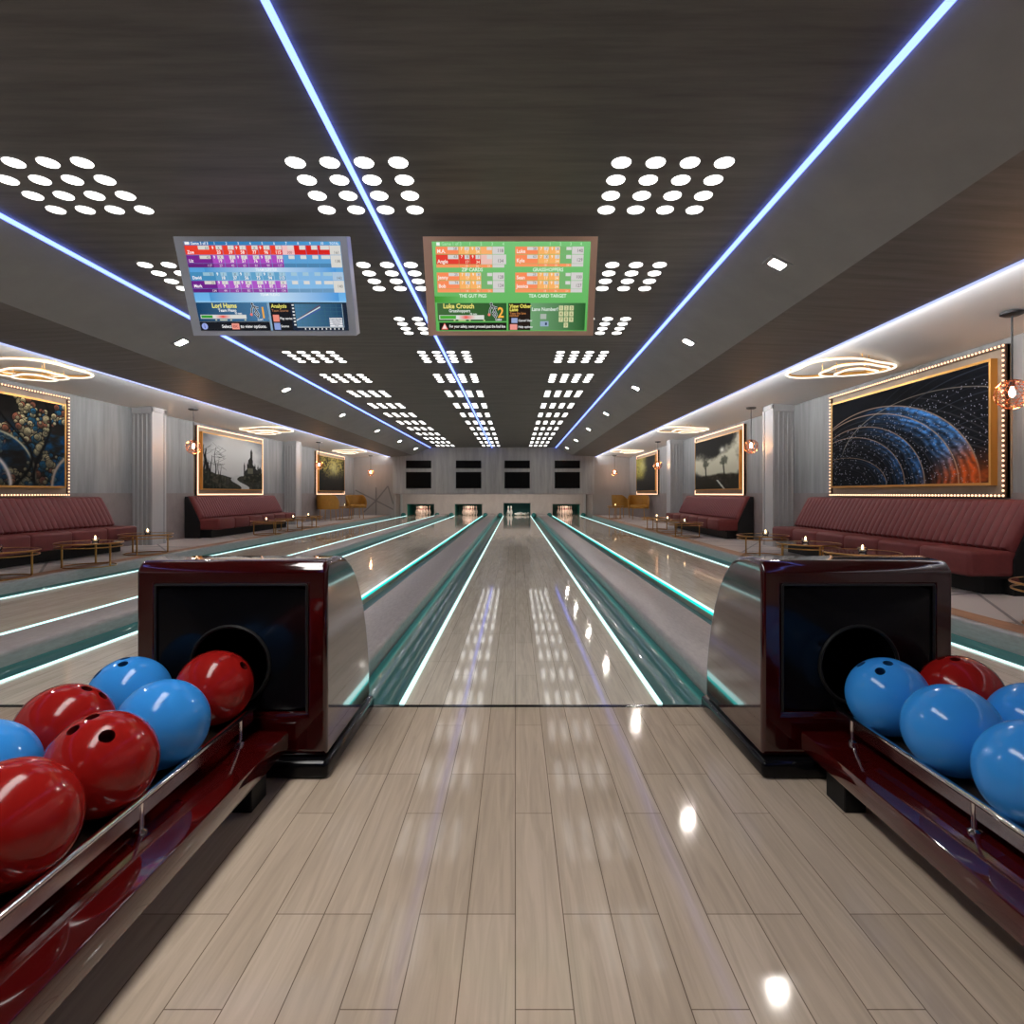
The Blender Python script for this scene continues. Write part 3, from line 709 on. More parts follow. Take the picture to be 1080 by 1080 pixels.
def painting(s, y0, y1, fn, lab, beads, res):
    """s=+1 right wall, -1 left wall; y0 near end, y1 far end"""
    xw = WR if s > 0 else WL; z0, z1 = H - .03, H + 1.245
    t = thing('framed_painting', (xw, (y0 + y1) / 2, z0), lab, 'painting', 'light-bordered wall paintings')
    hl = (y1 - y0) / 2; hh = z1 - z0
    def bx(mb, d0, d1, a, b_, c, d, **k):   # d = distance out from the wall
        q = sorted((-s * d0, -s * d1)); mb.box(q[0], q[1], a, b_, c, d, **k)
    mb = MB(); bx(mb, -.0, .045, -hl, hl, 0, hh); mb.build('back_board', M['board'], t)
    mb = MB(); fw = .028
    for (a, b_, c, d) in ((-hl, -hl + fw, 0, hh), (hl - fw, hl, 0, hh), (-hl + fw, hl - fw, 0, fw), (-hl + fw, hl - fw, hh - fw, hh)): bx(mb, .02, .062, a, b_, c, d)
    mb.build('outer_frame', M['framedark'], t)
    m = .10; mb = MB(); gw = .022
    for (a, b_, c, d) in ((-hl + m, -hl + m + gw, m, hh - m), (hl - m - gw, hl - m, m, hh - m), (-hl + m + gw, hl - m - gw, m, m + gw), (-hl + m + gw, hl - m - gw, hh - m - gw, hh - m)): bx(mb, .045, .103, a, b_, c, d)
    mb.build('gold_frame', M['gold'], t)
    # canvas
    nx, nz = res; a0, a1, c0, c1 = -hl + m + gw, hl - m - gw, m + gw, hh - m - gw
    U, V = np.meshgrid(np.linspace(0, 1, nx + 1), np.linspace(0, 1, nz + 1)); colr = np.clip(fn(U, V), 0, 1)
    me = bpy.data.meshes.new('canvas'); X = -s * .096
    # seen from inside the room: right wall, left of the picture is far (y1); left wall, left is near (y0)
    Y = a1 + (a0 - a1) * U if s > 0 else a0 + (a1 - a0) * U
    vs = np.stack([np.full_like(U, X), Y, c0 + (c1 - c0) * V], -1).reshape(-1, 3)
    idx = np.arange((nx + 1) * (nz + 1)).reshape(nz + 1, nx + 1)
    fs = np.stack([idx[:-1, :-1], idx[:-1, 1:], idx[1:, 1:], idx[1:, :-1]], -1).reshape(-1, 4)
    me.from_pydata(vs.tolist(), [], fs.tolist())
    at = me.color_attributes.new('col', 'FLOAT_COLOR', 'POINT'); lc = np.where(colr <= .04045, colr / 12.92, ((colr + .055) / 1.055) ** 2.4)
    at.data.foreach_set('color', np.concatenate([lc, np.ones(lc.shape[:2] + (1,))], -1).reshape(-1).astype(np.float32))
    me.materials.append(M['paint'])
    # give the canvas its own thickness
    o = bpy.data.objects.new('canvas', me); COL.objects.link(o); o.parent = t
    mb = MB(); bx(mb, .045, .094, a0, a1, c0, c1); mb.build('canvas_support', M['framedark'], t)
    if beads:
        step = .042; P = []
        for k in range(int(2 * hl / step) + 1):
            yy = -hl + .012 + k * (2 * hl - .024) / int(2 * hl / step); P += [(yy, .012), (yy, hh - .012)]
        nv = int(hh / step)
        for k in range(1, nv): zz = .012 + k * (hh - .024) / nv; P += [(-hl + .012, zz), (hl - .012, zz)]
        P.sort(key=lambda p: p[0])
        def bead(mb, p, loc0=(0, 0, 0)):
            mb.lathe([(0, -.011), (.007, -.008), (.0095, 0), (.007, .008), (0, .011)], (0, 0, 0), 8, mat=Matrix.Translation((-s * .070, p[0], p[1])))
        b0 = None
        vis = P[:100] if s > 0 else P[-100:]
        for p in vis:
            if b0 is None:
                mb = MB(); bead(mb, (0, 0)); b0 = mb.build('led_bead', M['e_bead'], t, smooth=60); o = b0
            else: o = b0.copy(); COL.objects.link(o)
            o.location = (0, p[0], p[1])
        mb = MB()
        for p in P:
            if p not in vis: bead(mb, p)
        mb.build('led_bead_string', M['e_bead'], t, smooth=60)['kind'] = 'stuff'
    else:
        mb = MB(); e = .012
        for (a, b_, c, d) in ((-hl, -hl + 2 * e, 0, hh), (hl - 2 * e, hl, 0, hh), (-hl, hl, 0, 2 * e), (-hl, hl, hh - 2 * e, hh)): bx(mb, .062, .072, a, b_, c, d)
        mb.build('led_border', M['e_bead'], t)
painting(1, 4.92, 7.66, p_wave, 'large dark painting of blue and orange feathery waves with a beaded light border, right wall', True, (520, 260))
painting(-1, 4.92, 7.70, p_tree, 'large dark painting of cream blossoms and blue arches with a beaded light border, left wall', True, (440, 220))
painting(1, 10.56, 13.4, p_storm, 'stormy landscape painting with bright clouds in a lit frame, right wall', False, (160, 90))
painting(-1, 10.8, 13.6, p_castle, 'misty grey castle and river painting in a lit frame, left wall', False, (240, 130))
painting(1, 16.95, 19.85, p_glade, 'small-looking green and yellow landscape in a lit frame at the far right wall', False, (90, 50))
painting(-1, 17.27, 20.1, p_gold, 'golden sunlit landscape in a lit frame at the far left wall', False, (90, 50))

# ------------------------------------------------------------------ sofas
def sofa(s, y0, y1, lab):
    xw = WR if s > 0 else WL
    t = thing('banquette_sofa', (xw, (y0 + y1) / 2, PY), lab, 'sofa', 'maroon banquette sofas'); hl = (y1 - y0) / 2
    D = lambda d: -s * d
    def bx(d0, d1, a, b_, c, d, m_, nm, **k):
        q = sorted((D(d0), D(d1))); return MB().box(q[0], q[1], a, b_, c, d, **k).build(nm, m_, t, smooth=40)
    bx(.05, .45, -hl + .10, hl - .10, 0, .16, M['blackmat'], 'plinth')
    bx(.03, .50, -hl + .03, hl - .03, .13, .18, M['blackmat'], 'seat_base')
    # back shell
    prof = [(D(.03), 0), (D(.03), .735), (D(.085), .735), (D(.30), .28), (D(.30), 0)]
    MB().prism(prof, -hl, hl).build('back_shell', M['blackmat'], t)
    n = 6; w = (2 * hl - .02) / n
    for k in range(n):
        a = -hl + .01 + k * w
        q = sorted((D(.20), D(.635)))
        MB().box(q[0], q[1], a + .002, a + w - .002, .145, .345, bevel=.035, seg=4).build('seat_cushion', M['leather'], t, smooth=50)
    # channelled backrest
    nr = 42; m_ = 8; bm = bmesh.new(); rows = []
    path = [(.22, .335), (.315, .34), (.325, .37), (.29, .45), (.25, .53), (.21, .61), (.165, .69), (.145, .727), (.115, .742), (.085, .738)]
    NY = nr * m_
    for j in range(NY + 1):
        yy = -hl + .02 + (2 * hl - .04) * j / NY
        puff = math.sqrt(abs(math.sin(PI * (j % m_) / m_))) * .022 if j % m_ else 0
        e = min(j, NY - j) / m_; ed = 0 if e > 1 else .02 * (1 - e) ** 2
        rows.append([bm.verts.new((D(d + puff * (1 if 1 < i < 8 else .4) - ed), yy, z)) for i, (d, z) in enumerate(path)])
    for a, b_ in zip(rows, rows[1:]):
        for i in range(len(path) - 1): bm.faces.new((a[i], a[i + 1], b_[i + 1], b_[i]))
    for R_, sg in ((rows[0], 1), (rows[-1], -1)):
        e1 = bm.verts.new((D(.05), R_[0].co.y, .335)); e2 = bm.verts.new((D(.05), R_[0].co.y, .738)); f = bm.faces.new(R_ + [e2, e1])
    mb = MB(); mb.bm.free(); mb.bm = bm
    mb.build('backrest', M['leather'], t, smooth=50)
sofa(1, 4.55, 8.1, 'long maroon channelled banquette sofa under the blue wave painting, right wall')
sofa(1, 10.2, 13.8, 'maroon banquette sofa under the stormy landscape painting, right wall')
sofa(-1, 4.6, 8.22, 'long maroon channelled banquette sofa under the blossom painting, left wall')
sofa(-1, 10.45, 14.1, 'maroon banquette sofa under the castle painting, left wall')

# tables and candles
def make_table(r, h, double=True):
    t = thing('round_table', (0, 0, PY), 'x', 'table', 'round brass tables')
    MB().lathe([(0, h - .012), (r - .006, h - .012), (r - .006, h), (0, h)], n=48).build('tabletop', M['glassdark'], t, smooth=40)
    def circ(rr, z, tr, nm, dx=0, dy=0):
        MB().tube([(dx + rr * math.cos(2 * PI * k / 48), dy + rr * math.sin(2 * PI * k / 48), z) for k in range(48)], tr, 8, closed=True).build(nm, M['brass'], t, smooth=60)
    circ(r, h - .004, .007, 'rim'); circ(r * .98, h - .045, .006, 'lower_ring'); circ(r * .8, .008, .006, 'base_ring')
    for k in range(3):
        a = 2 * PI * k / 3 + .5; x, y = r * .80 * math.cos(a), r * .80 * math.sin(a)
        MB().tube([(x, y, .008), (x, y, h - .012)], .010, 8).build('leg', M['brass'], t, smooth=60)
    return t
tb0 = make_table(.31, .262); tbused = False
def make_candle():
    t = thing('tealight_candle', (0, 0, 0), 'x', 'candle', 'tealight candles on the tables')
    MB().lathe([(0, 0), (.028, 0), (.036, .012), (.040, .03), (.036, .05), (.033, .05), (.036, .03), (.032, .014), (.025, .006), (0, .006)], n=20).build('glass_cup', M['glass'], t, smooth=50)
    wx = MB().lathe([(0, .0065), (.02, .0065), (.02, .024), (0, .024)], n=14).build('wax', M['wax'], t, smooth=40)
    MB().lathe([(0, .024), (.007, .032), (.009, .042), (.005, .058), (0, .070)], n=10).build('flame', M['e_flame'], wx, smooth=60)
    return t
cd0 = make_candle(); cdused = False
def table(x, y, side, which, candle=True, h=.262):
    global tbused, cdused
    t = tb0 if not tbused else copy_tree(tb0); tbused = True
    t.location = (x, y, PY); t['label'] = 'low round brass table with smoked top, ' + which
    t.rotation_euler = (0, 0, random.random() * 2)
    if candle:
        c = cd0 if not cdused else copy_tree(cd0); cdused = True
        c.location = (x + random.uniform(-.05, .05), y + random.uniform(-.05, .05), PY + h); c['label'] = 'lit tealight in a glass cup on the ' + which.replace('nearest', 'nearest table').split(',')[0] if False else 'lit tealight on the table ' + which
TBL = [(3.28, 3.45, 'cut by the right picture edge', False), (3.13, 5.36, 'nearest of three before the right wave-painting sofa', True), (3.12, 6.31, 'middle of three before the right wave-painting sofa', True), (3.14, 7.53, 'farthest of three before the right wave-painting sofa', True),
       (3.1, 10.8, 'nearest of three before the right stormy-painting sofa', True), (3.1, 11.9, 'middle of three before the right stormy-painting sofa', True), (3.08, 13.0, 'farthest of three before the right stormy-painting sofa', True),
       (-4.80, 5.5, 'nearest of three before the left blossom-painting sofa', True), (-4.62, 6.43, 'middle of three before the left blossom-painting sofa', True), (-4.83, 7.75, 'farthest of three before the left blossom-painting sofa', True),
       (-4.76, 11.4, 'nearest of three before the left castle-painting sofa', True), (-4.76, 12.55, 'middle of three before the left castle-painting sofa', True), (-4.78, 13.7, 'farthest of three before the left castle-painting sofa', True)]
for x, y, w, cnd in TBL: table(x, y, 0, w, cnd)

# mustard armchairs and a taller table at the far ends
def make_chair():
    t = thing('barrel_armchair', (0, 0, PY), 'x', 'armchair', 'mustard barrel armchairs')
    MB().lathe([(0, .34), (.25, .34), (.28, .37), (.28, .42), (.25, .45), (0, .45)], n=32).build('seat', M['yellow'], t, smooth=50)
    bm = bmesh.new(); n = 28; rows = []
    for k in range(n + 1):
        a = math.radians(-25 + 230 * k / n); w = math.sin(PI * k / n)
        top = .50 + .24 * min(1, w * 1.5)
        ci, co = (.27, .33)
        rows.append([bm.verts.new((rr * math.cos(a), rr * math.sin(a), z)) for rr, z in ((ci, .35), (ci, top - .03), (ci + .015, top), (co - .012, top + .004), (co, top - .03), (co - .02, .33))])
    for a, b_ in zip(rows, rows[1:]):
        for i in range(6): bm.faces.new((a[i], a[(i + 1) % 6], b_[(i + 1) % 6], b_[i]))
    bm.faces.new(rows[0]); bm.faces.new(rows[-1][::-1])
    mb = MB(); mb.bm.free(); mb.bm = bm; mb.build('backrest', M['yellow'], t, smooth=50)
    for k in range(4):
        a = PI / 4 + k * PI / 2
        MB().tube([(.22 * math.cos(a), .22 * math.sin(a), .35), (.25 * math.cos(a), .25 * math.sin(a), 0)], .010, 8).build('leg', M['brass'], t)
    return t
ch0 = make_chair()
CH = [(3.72, 17.9, PI * .0 - .2, 'mustard barrel armchair seen from behind, nearer one at the far right wall'), (3.45, 19.2, -1.2 + PI, 'mustard barrel armchair at the far right, farther one nearer the lanes'),
      (-5.50, 17.4, PI * .95, 'mustard barrel armchair seen from behind, under the far left landscape'), (-5.02, 18.7, .6, 'mustard barrel armchair at the far left, nearer the lanes')]
for i, (x, y, rz, lab) in enumerate(CH):
    c = ch0 if i == 0 else copy_tree(ch0)
    c.location = (x, y, PY); c.rotation_euler = (0, 0, rz - PI / 2 * 0); c['label'] = lab
for x, y, sd in ((3.12, 18.5, 'right'), (-5.2, 18.05, 'left')):
    t = make_table(.25, .40); t.location = (x, y, PY); t['label'] = 'taller round brass table beside the mustard armchairs at the far %s' % sd; t['group'] = 'armchair side tables'
    c = copy_tree(cd0); c.location = (x, y, PY + .40); c['label'] = 'lit tealight on the taller table by the far %s armchairs' % sd

# ------------------------------------------------------------------ score screens
class Disp:
    """display graphics in a plane: u,v in [0,1] from the top left; colours per corner"""
    def __init__(s, w, h): s.w, s.h, s.v, s.f, s.c, s.k = w, h, [], [], [], 0
    def pt(s, u, v, z): return ((u - .5) * s.w, -z, (.5 - v) * s.h)
    def rect(s, u0, v0, u1, v1, c, layer=1, c2=None, c3=None):
        z = .0012 + .0008 * layer; i = len(s.v)
        s.v += [s.pt(u0, v0, z), s.pt(u0, v1, z), s.pt(u1, v1, z), s.pt(u1, v0, z)]
        s.f.append((i, i + 1, i + 2, i + 3)); c = lin([x / 255. for x in c]); c2 = c if c2 is None else lin([x / 255. for x in c2])
        if c3: s.c += [c, c, c2, c2]       # horizontal gradient
        else: s.c += [c, c2, c2, c]
    def poly(s, pts, c, layer=2):
        z = .0012 + .0008 * layer; i = len(s.v); s.v += [s.pt(u, v, z) for u, v in pts]; s.f.append(tuple(range(i, i + len(pts)))); s.c += [lin([x / 255. for x in c])] * len(pts)
    def disc(s, u, v, r, c, layer=2, n=14):
        s.poly([(u + r * math.cos(2 * PI * k / n), v - r * s.w / s.h * math.sin(2 * PI * k / n)) for k in range(n)], c, layer)
    def line(s, p, q, w, c, layer=3):
        dx, dy = (q[0] - p[0]) * s.w, (q[1] - p[1]) * s.h; L = math.hypot(dx, dy) or 1; nx, ny = -dy / L * w / 2, dx / L * w / 2
        s.poly([(p[0] + nx / s.w, p[1] + ny / s.h), (q[0] + nx / s.w, q[1] + ny / s.h), (q[0] - nx / s.w, q[1] - ny / s.h), (p[0] - nx / s.w, p[1] - ny / s.h)], c, layer)
    def text(s, st, u, v, hgt, c, align='LEFT', bold=.02, layer=4, sx=.92):
        cu = bpy.data.curves.new('t', 'FONT'); cu.body = st; cu.size = hgt * s.h * 1.38; cu.align_x = align; cu.offset = bold * cu.size; cu.resolution_u = 2
        o = bpy.data.objects.new('t', cu); COL.objects.link(o); bpy.context.view_layer.update()
        me = bpy.data.meshes.new_from_object(o.evaluated_get(bpy.context.evaluated_depsgraph_get()))
        z = .0012 + .0008 * layer; i = len(s.v); b0 = s.pt(u, v, z); cc = lin([x / 255. for x in c])
        for q in me.vertices: s.v.append((b0[0] + q.co.x * sx, b0[1], b0[2] + q.co.y)); s.c.append(cc)
        for p in me.polygons: s.f.append(tuple(i + k for k in p.vertices))
        bpy.data.objects.remove(o); bpy.data.curves.remove(cu); bpy.data.meshes.remove(me)
    def build(s, name, parent, loc):
        me = bpy.data.meshes.new(name); me.from_pydata(s.v, [], s.f)
        at = me.color_attributes.new('col', 'FLOAT_COLOR', 'POINT')
        for i, c in enumerate(s.c): at.data[i].color = (c[0], c[1], c[2], 1)
        me.materials.append(M['screen']); o = bpy.data.objects.new(name, me); COL.objects.link(o); o.parent = parent; o.location = loc; return o

def bowler(d, u, v, sc):
    """little bowler icon"""
    K = (20, 20, 24); W = (215, 220, 225)
    P = lambda a, b: (u + a * sc, v + b * sc * d.w / d.h)
    for col, ww, ly in ((W, .011, 3), (K, .006, 4)):
        for a, b in (((0, 0), (.25, .45)), ((0, .05), (-.18, .4)), ((-.18, .4), (-.22, .75)), ((.25, .45), (.05, .75)), ((.05, .75), (.35, 1.1)), ((.25, .45), (.45, .85)), ((.45, .85), (.3, 1.15)), ((.05, .12), (.5, .25))):
            d.line(P(*a), P(*b), ww, col, ly)
    d.disc(*P(-.05, -.12), .10 * sc + .002, W, 3); d.disc(*P(-.05, -.12), .10 * sc, K, 5)
    d.disc(*P(-.26, .85), .13 * sc, (240, 120, 110), 5)

def screen(cx, wtop, hz, label, bez, side, draw):
    # top edge at y=3.6, bottom edge at y~3.83 (tilted down to the bowlers)
    ztop, zbot, yt, yb = H + 1.562, H + 1.022, 3.60, 3.83
    Ls = math.hypot(ztop - zbot, yb - yt)
    t = thing('score_screen', (cx, (yt + yb) / 2, (ztop + zbot) / 2), label, 'screen', 'overhead score screens')
    t.rotation_euler = (math.atan2(yb - yt, ztop - zbot), 0, 0)
    w = wtop
    mb = MB(); bw = .052; dp = .085
    mb.box(-w / 2, w / 2, .0, dp, -Ls / 2, Ls / 2)
    mb.build('casing', side, t, bevel=(.006, 2))
    mb = MB()
    for (a, b_, c, d) in ((-w / 2, -w / 2 + bw, -Ls / 2, Ls / 2), (w / 2 - bw * .8, w / 2, -Ls / 2, Ls / 2), (-w / 2 + bw, w / 2 - bw * .8, Ls / 2 - .028, Ls / 2), (-w / 2 + bw, w / 2 - bw * .8, -Ls / 2, -Ls / 2 + .028)): mb.box(a, b_, -.012, 0, c, d)
    mb.build('bezel', bez, t)
    dw = w - bw * 1.8; dh = Ls - .056
    D_ = Disp(dw, dh); draw(D_); D_.build('display_graphics', t, (bw * .1, -.001, 0))
    MB().box(-.09, .09, dp, dp + .03, -.09, .09).build('mount_plate', M['darkmetal'], t)
    # bracket to the ceiling
    inv = t.matrix_basis.inverted() if False else Matrix.LocRotScale(t.location, t.rotation_euler, None).inverted()
    top = inv @ Vector((cx, 3.86, CZ + .0)); bot = inv @ Vector((cx, 3.86, (ztop + zbot) / 2 + .0))
    MB().tube([bot, top], .02, 10).build('ceiling_bracket', M['darkmetal'], t)
    return t

def draw_blue(d):
    d.rect(0, 0, 1, .66, (58, 140, 200), 0, (110, 180, 235)); d.rect(.1, .28, .52, .66, (70, 148, 208), 1, (196, 222, 242), 1); d.rect(.52, .28, .95, .66, (196, 222, 242), 1, (70, 150, 218), 1)
    d.rect(0, 0, 1, .04, (22, 100, 160), 2, (80, 160, 215), 1)
    d.rect(.005, .004, .035, .034, (240, 240, 240), 3); d.text('Game 3 of 3', .042, .034, .032, (235, 240, 245))
    u0, cw = .165, .0762
    for k in range(10): d.text(str(k + 1), u0 + cw * k + .03, .034, .028, (225, 235, 245), 'CENTER')
    d.text('TOTAL', .958, .034, .026, (225, 235, 245), 'CENTER')
    def row(v0, v1, name, hc, cell, cell2, done, nums, tot, sub=None, muted=False, active=False):
        d.rect(0, v0, u0, v1, hc, 2); d.text(name, .012, v1 - .012, .036, (250, 245, 250))
        d.rect(.085, v0 + .003, u0 - .01, v0 + (v1 - v0) * .45, (215, 212, 205) if not muted else (150, 190, 210), 3); d.text(str(nums[0]), u0 - .015, v0 + (v1 - v0) * .42, .03, (90, 90, 90), 'RIGHT', 0)
        for k in range(10):
            a = u0 + cw * k; on = k < done
            d.rect(a, v0, a + cw - .002, v1, cell if on else cell2, 2)
            d.rect(a + (.034 if k < 9 else .015), v0 + .002, a + cw - .004, v0 + (v1 - v0) * .46, (218, 216, 212) if not muted else (160, 196, 216), 3)
            if on:
                d.text('X' if (k + len(name)) % 3 == 0 else '/', a + .052, v0 + (v1 - v0) * .42, .03, (60, 60, 70), 'CENTER', 0)
                if k % 2 == 0: d.text('9', a + .014, v0 + (v1 - v0) * .42, .034, (250, 250, 250), 'CENTER')
                d.text(str(nums[1] + 19 * k), a + .048, v1 - .01, .036, (250, 240, 235), 'CENTER')
        d.rect(.925, v0, .995, v1 + (.045 if sub else 0), (216, 214, 208) if not muted else (170, 196, 220), 2); d.text(tot, .985, v1 - .008, .034, (90, 90, 90), 'RIGHT', 0)
        if sub:
            d.rect(0, v1 + .002, u0, v1 + .045, tuple(int(x * .85) for x in hc), 2)
            d.text(sub, .155, v1 + .037, .028, (220, 200, 225), 'RIGHT', .01)
            for k in range(10):
                a = u0 + cw * k; d.rect(a, v1 + .002, a + cw - .002, v1 + .045, tuple(int(x * .82) for x in (cell if k < done else cell2)), 2)
                if k < done: d.text(str(int(sub) - 90 + 18 * k), a + .048, v1 + .037, .028, (220, 200, 225), 'CENTER', .01)
    row(.042, .142, 'Zoe', (232, 62, 44), (232, 62, 44), (214, 34, 30), 6, (65, 20), '161')
    d.rect(u0 + cw * 6, .042, u0 + cw * 7, .142, (240, 190, 190), 3); d.text('300', u0 + cw * 6.8, .132, .03, (120, 60, 60), 'RIGHT', 0, 5)
    row(.147, .235, 'Liz', (118, 34, 140), (172, 72, 190), (92, 160, 212), 6, (42, 19), '138', '117')
    d.text('TEAM JUPITER', .5, .318, .032, (235, 242, 250), 'CENTER', .01)
    row(.33, .42, 'David', (66, 140, 185), (96, 160, 200), (128, 180, 225), 6, (51, 18), '143', None, True)
    row(.425, .512, 'Mark', (110, 30, 138), (172, 84, 196), (130, 184, 228), 6, (50, 9), '140', '134')
    d.text('TEAM FLEXO', .5, .595, .032, (240, 245, 250), 'CENTER', .01)
    d.rect(0, .655, 1, .668, (150, 200, 235), 1)
    d.rect(.0, .67, .468, .885, (10, 62, 100), 2, (70, 120, 160), 1)
    d.text('Lori Hams', .185, .73, .055, (236, 226, 120), 'CENTER', .03); d.text('Team Flexo', .20, .775, .036, (240, 240, 240), 'CENTER', .02); d.text('70 mm', .27, .805, .024, (240, 240, 240), 'CENTER')
    d.rect(.015, .81, .32, .855, (215, 215, 210), 3); d.rect(.02, .816, .095, .848, (50, 150, 50), 4)
    d.rect(.11, .816, .165, .848, (215, 215, 210), 4, (232, 80, 70), 1); d.rect(.165, .816, .22, .848, (232, 80, 70), 4, (215, 215, 210), 1)
    for x, w_ in ((.115, .012), (.165, .05), (.215, .012), (.31, .012)): d.rect(x - w_ / 2, .862, x + w_ / 2, .878, (200, 205, 180), 4)
    bowler(d, .375, .70, .07); d.rect(.43, .72, .442, .85, (240, 170, 60), 4); d.text('Lori', .41, .878, .03, (240, 240, 240), 'CENTER')
    d.rect(0, .895, .468, .995, (6, 14, 26), 2); d.disc(.03, .945, .021, (150, 165, 225), 3); d.text('i', .03, .967, .05, (60, 70, 140), 'CENTER')
    d.text('Select', .145, .962, .038, (240, 240, 240)); d.rect(.212, .91, .262, .98, (235, 150, 135), 3); d.text('ESC', .237, .958, .03, (160, 60, 60), 'CENTER'); d.text('to view options.', .27, .962, .038, (240, 240, 240))
    d.rect(.472, .67, .482, .995, (130, 170, 200), 2); d.rect(.485, .67, .62, .995, (8, 14, 24), 2)
    d.text('Analysis', .495, .73, .045, (232, 222, 110)); d.text('Team Scores', .495, .775, .03, (190, 130, 90), bold=0)
    d.rect(.497, .81, .538, .89, (236, 140, 124), 3); d.text('Play series', .542, .865, .028, (235, 235, 235)); d.rect(.497, .905, .538, .985, (140, 160, 215), 3); d.text('Scores', .542, .955, .028, (235, 235, 235))
    d.rect(.62, .67, .995, .995, (8, 30, 52), 2); d.rect(.65, .685, .965, .955, (70, 120, 155), 3, (10, 60, 96), 1)
    for k in range(8): d.line((.65 + .315 * k / 8, .685), (.65 + .315 * k / 8, .955), .0014, (60, 110, 120), 4)
    for k in range(6): d.line((.65, .685 + .27 * k / 6), (.965, .685 + .27 * k / 6), .0014, (60, 110, 120), 4)
    for k in range(7): d.rect(.632, .69 + .038 * k, .646, .707 + .038 * k, (225, 225, 225), 4)
    for k in range(10): d.rect(.70 + .028 * k, .965, .708 + .028 * k, .985, (225, 225, 225), 4)
    d.line((.652, .87), (.82, .70), .004, (120, 60, 70), 5); d.line((.652, .875), (.82, .72), .006, (210, 220, 225), 5); d.line((.67, .87), (.82, .745), .003, (80, 80, 180), 5)
    d.line((.65, .955), (.965, .955), .004, (200, 210, 215), 5); d.line((.965, .685), (.965, .955), .004, (150, 170, 185), 5)
    for k, st in enumerate(('Team Average', 'Team Flexo', 'Handicap', 'Total')): d.rect(.872, .845 + .027 * k, .957, .868 + .027 * k, (225, 225, 230), 5); d.text(st, .915, .864 + .027 * k, .018, (30, 40, 60), 'CENTER', 0, 6)

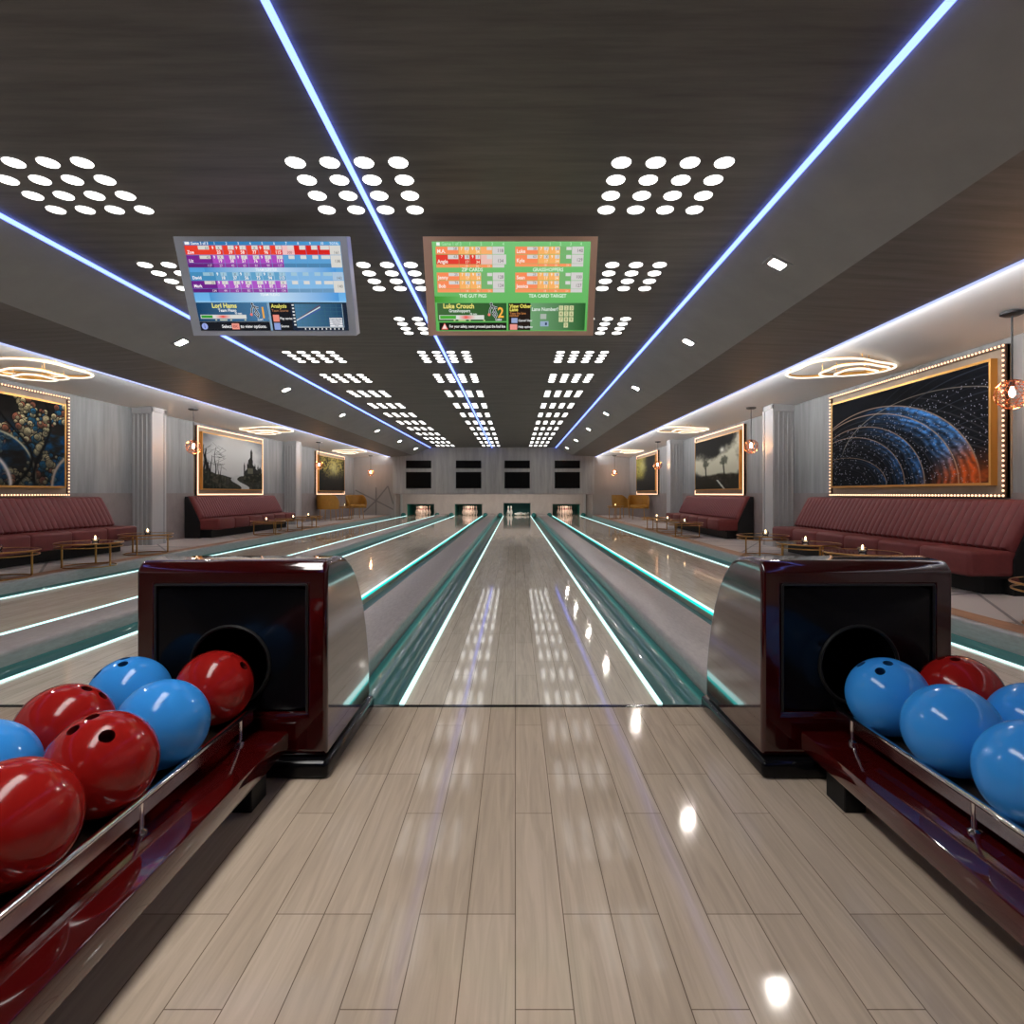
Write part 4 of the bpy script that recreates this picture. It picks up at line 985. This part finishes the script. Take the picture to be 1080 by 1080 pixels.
def draw_green(d):
    d.rect(0, 0, 1, 1, (120, 195, 120), 0, (90, 175, 84)); d.rect(0, .6, .25, .67, (60, 150, 45), 1, (110, 190, 105), 1)
    d.rect(.028, .01, .05, .045, (240, 245, 240), 3); d.text('Game 1 of 3', .06, .042, .036, (170, 225, 170))
    def tab(u0, names, tots, vs):
        W_ = .435; xs = [0, .335, .495, .655, .825, 1.0]
        for j, (nm, tt, (v0, v1)) in enumerate(zip(names, tots, vs)):
            act = nm == 'Angie'; A = (228, 62, 50) if act else (250, 140, 90); B = (228, 62, 50) if act else (250, 178, 100)
            for k in range(5):
                a, b = u0 + W_ * xs[k], u0 + W_ * xs[k + 1]
                c = A if k == 0 else (B if k < 3 else ((238, 190, 180) if act else ((250, 175, 110) if nm == 'M.A.' else (120, 178, 112))))
                if k == 4: c = (212, 208, 206)
                d.rect(a, v0, b - .0015 + (.012 if (act and k == 4) else 0), v1, c, 3)
                if k < 4: d.rect(a + (b - a) * .52, v0 + .004, b - .004, v0 + (v1 - v0) * .46, (216, 214, 210), 4)
                if 0 < k < 3: d.text('7' if k == 1 else '9', a + .018, v0 + .038, .034, (250, 245, 225), 'CENTER', .02, 5); d.text('/' if (k + j) % 2 else 'X', a + (b - a) * .78, v0 + .038, .032, (80, 80, 80), 'CENTER', 0, 5); d.text(str(17 * k), a + (b - a) * .72, v1 - .008, .034, (250, 235, 205), 'CENTER', .01, 5)
            d.text(nm, u0 + .008, v1 - .012, .042, (252, 240, 230)); d.text(('58', '63')[j % 2] if j < 2 else ('25', '74')[j % 2], u0 + W_ * .31, v0 + .036, .032, (100, 95, 95), 'RIGHT', 0, 5)
            d.text(tt, u0 + W_ * .985, v1 - .02, .038, (90, 85, 85), 'RIGHT', 0, 5)
        for (v0, v1) in ((vs[1][1] + .003, vs[1][1] + .035), (vs[3][1] + .003, vs[3][1] + .04)):
            for k in range(5): d.rect(u0 + W_ * xs[k], v0, u0 + W_ * xs[k + 1] - .0015, v1, (250, 150, 96) if k < 4 else (212, 208, 206), 3)
            for k in range(1, 4): d.text(str(18 * k), u0 + W_ * xs[k + 1] - .015, v1 - .004, .026, (250, 220, 190), 'RIGHT', 0, 5)
    tab(.022, ['M.A.', 'Angie', 'Jenny', 'Bob'], ['118', '134', '128', '124'], [(.055, .135), (.14, .245), (.335, .42), (.425, .515)])
    tab(.525, ['Luke', 'Kyle', 'Sean', 'Jessica'], ['140', '129', '100', '127'], [(.055, .135), (.14, .235), (.335, .42), (.425, .515)])
    for x, v, st in ((.25, .322, 'ZIP CARDS'), (.735, .322, 'GRASSHOPPERS'), (.25, .612, 'THE GUT PIGS'), (.735, .612, 'TEA CARD TARGET')): d.text(st, x, v, .04, (225, 245, 222), 'CENTER', .02)
    for k in range(1, 5): d.text(str(k), .17 + .07 * k, .042, .034, (175, 230, 175), 'CENTER'); d.text(str(k), .68 + .065 * k, .042, .034, (175, 230, 175), 'CENTER')
    d.rect(.015, .675, .468, .885, (62, 104, 56), 2, (36, 84, 40), 1); d.text('Luke Crouch', .155, .735, .055, (236, 226, 120), 'CENTER', .03); d.text('Grasshoppers', .16, .78, .036, (225, 235, 225), 'CENTER', .02); d.text('70 mm', .25, .812, .024, (225, 235, 225), 'CENTER')
    d.rect(.025, .815, .32, .865, (216, 220, 212), 3); d.rect(.03, .82, .135, .858, (70, 170, 50), 4); d.rect(.15, .82, .2, .858, (216, 220, 212), 4, (235, 90, 80), 1); d.rect(.2, .82, .265, .858, (235, 90, 80), 4, (216, 220, 212), 1)
    for x, w_ in ((.125, .012), (.175, .05), (.225, .012), (.32, .012)): d.rect(x - w_ / 2, .868, x + w_ / 2, .882, (200, 215, 150), 4)
    bowler(d, .372, .70, .07); d.text('2', .43, .84, .12, (250, 180, 70), 'CENTER', .02); d.text('Luke', .415, .878, .03, (240, 240, 240), 'CENTER')
    d.rect(.022, .9, .468, .99, (12, 14, 10), 2); d.poly([(.035, .982), (.08, .982), (.058, .905)], (236, 110, 100), 3); d.poly([(.042, .972), (.072, .972), (.058, .92)], (245, 225, 220), 4)
    d.text('For your safety, never proceed past the foul line', .088, .96, .033, (240, 240, 235), 'LEFT', .02, sx=.76)
    d.rect(.48, .675, .625, .99, (24, 14, 10), 2); d.text('View Other', .488, .73, .042, (236, 222, 100), bold=.03); d.text('Lane', .488, .768, .042, (236, 222, 100), bold=.03)
    d.text('Type the lane', .488, .805, .028, (200, 130, 70), bold=.01); d.text('number', .488, .832, .028, (200, 130, 70), bold=.01)
    d.rect(.5, .848, .54, .905, (150, 165, 205), 3); d.text('Cancel View', .545, .888, .026, (235, 235, 235)); d.rect(.49, .92, .538, .985, (236, 150, 140), 3); d.text('Help options', .545, .962, .026, (235, 235, 235))
    d.rect(.625, .675, .985, .99, (110, 160, 112), 2, (34, 88, 40), 1); d.text('Lane Number?', .72, .765, .042, (225, 235, 225), 'CENTER', .02)
    d.rect(.69, .80, .73, .86, (170, 180, 170), 3); d.rect(.69, .885, .745, .945, (150, 170, 195), 3); d.rect(.722, .9, .735, .93, (40, 60, 90), 4)
    for k in range(10):
        r_, c_ = divmod(k, 3); c_ = 1 if k == 9 else c_
        uu, vv = .812 + c_ * .034, .705 + r_ * .066; d.rect(uu, vv, uu + .028, vv + .056, (208, 210, 160), 3); d.text(str((k + 1) % 10), uu + .014, vv + .044, .036, (110, 110, 70), 'CENTER', .01)
screen(-1.548, 1.05, 0, 'blue overhead score screen with silver bezel, left of the two', M['tvsilver'], M['tvwhite'], draw_blue)
screen(-.030, 1.062, 0, 'green overhead score screen with bronze bezel, right of the two', M['tvbronze'], M['tvbronze'], draw_green)

# ------------------------------------------------------------------ world, camera, view
W = bpy.data.worlds.new('World'); S.world = W; W.use_nodes = True
W.node_tree.nodes['Background'].inputs[0].default_value = (.02, .02, .02, 1)
cam = bpy.data.cameras.new('camera'); co = bpy.data.objects.new('camera', cam); COL.objects.link(co)
co.location = (0, 0, H); co.rotation_euler = (PI / 2, 0, 0)
cam.sensor_width = 36; cam.lens = F / 1080 * 36; cam.shift_x = -(VX - 540) / 1080; cam.shift_y = (VY - 540) / 1080
cam.clip_start = .02; cam.clip_end = 200
S.camera = co
S.view_settings.view_transform = 'Standard'; S.view_settings.look = 'None'; S.view_settings.gamma = 1; S.view_settings.exposure = .18; S.view_settings.use_curve_mapping = False
S.cycles.sample_clamp_indirect = 6
S.cycles.max_bounces = 10
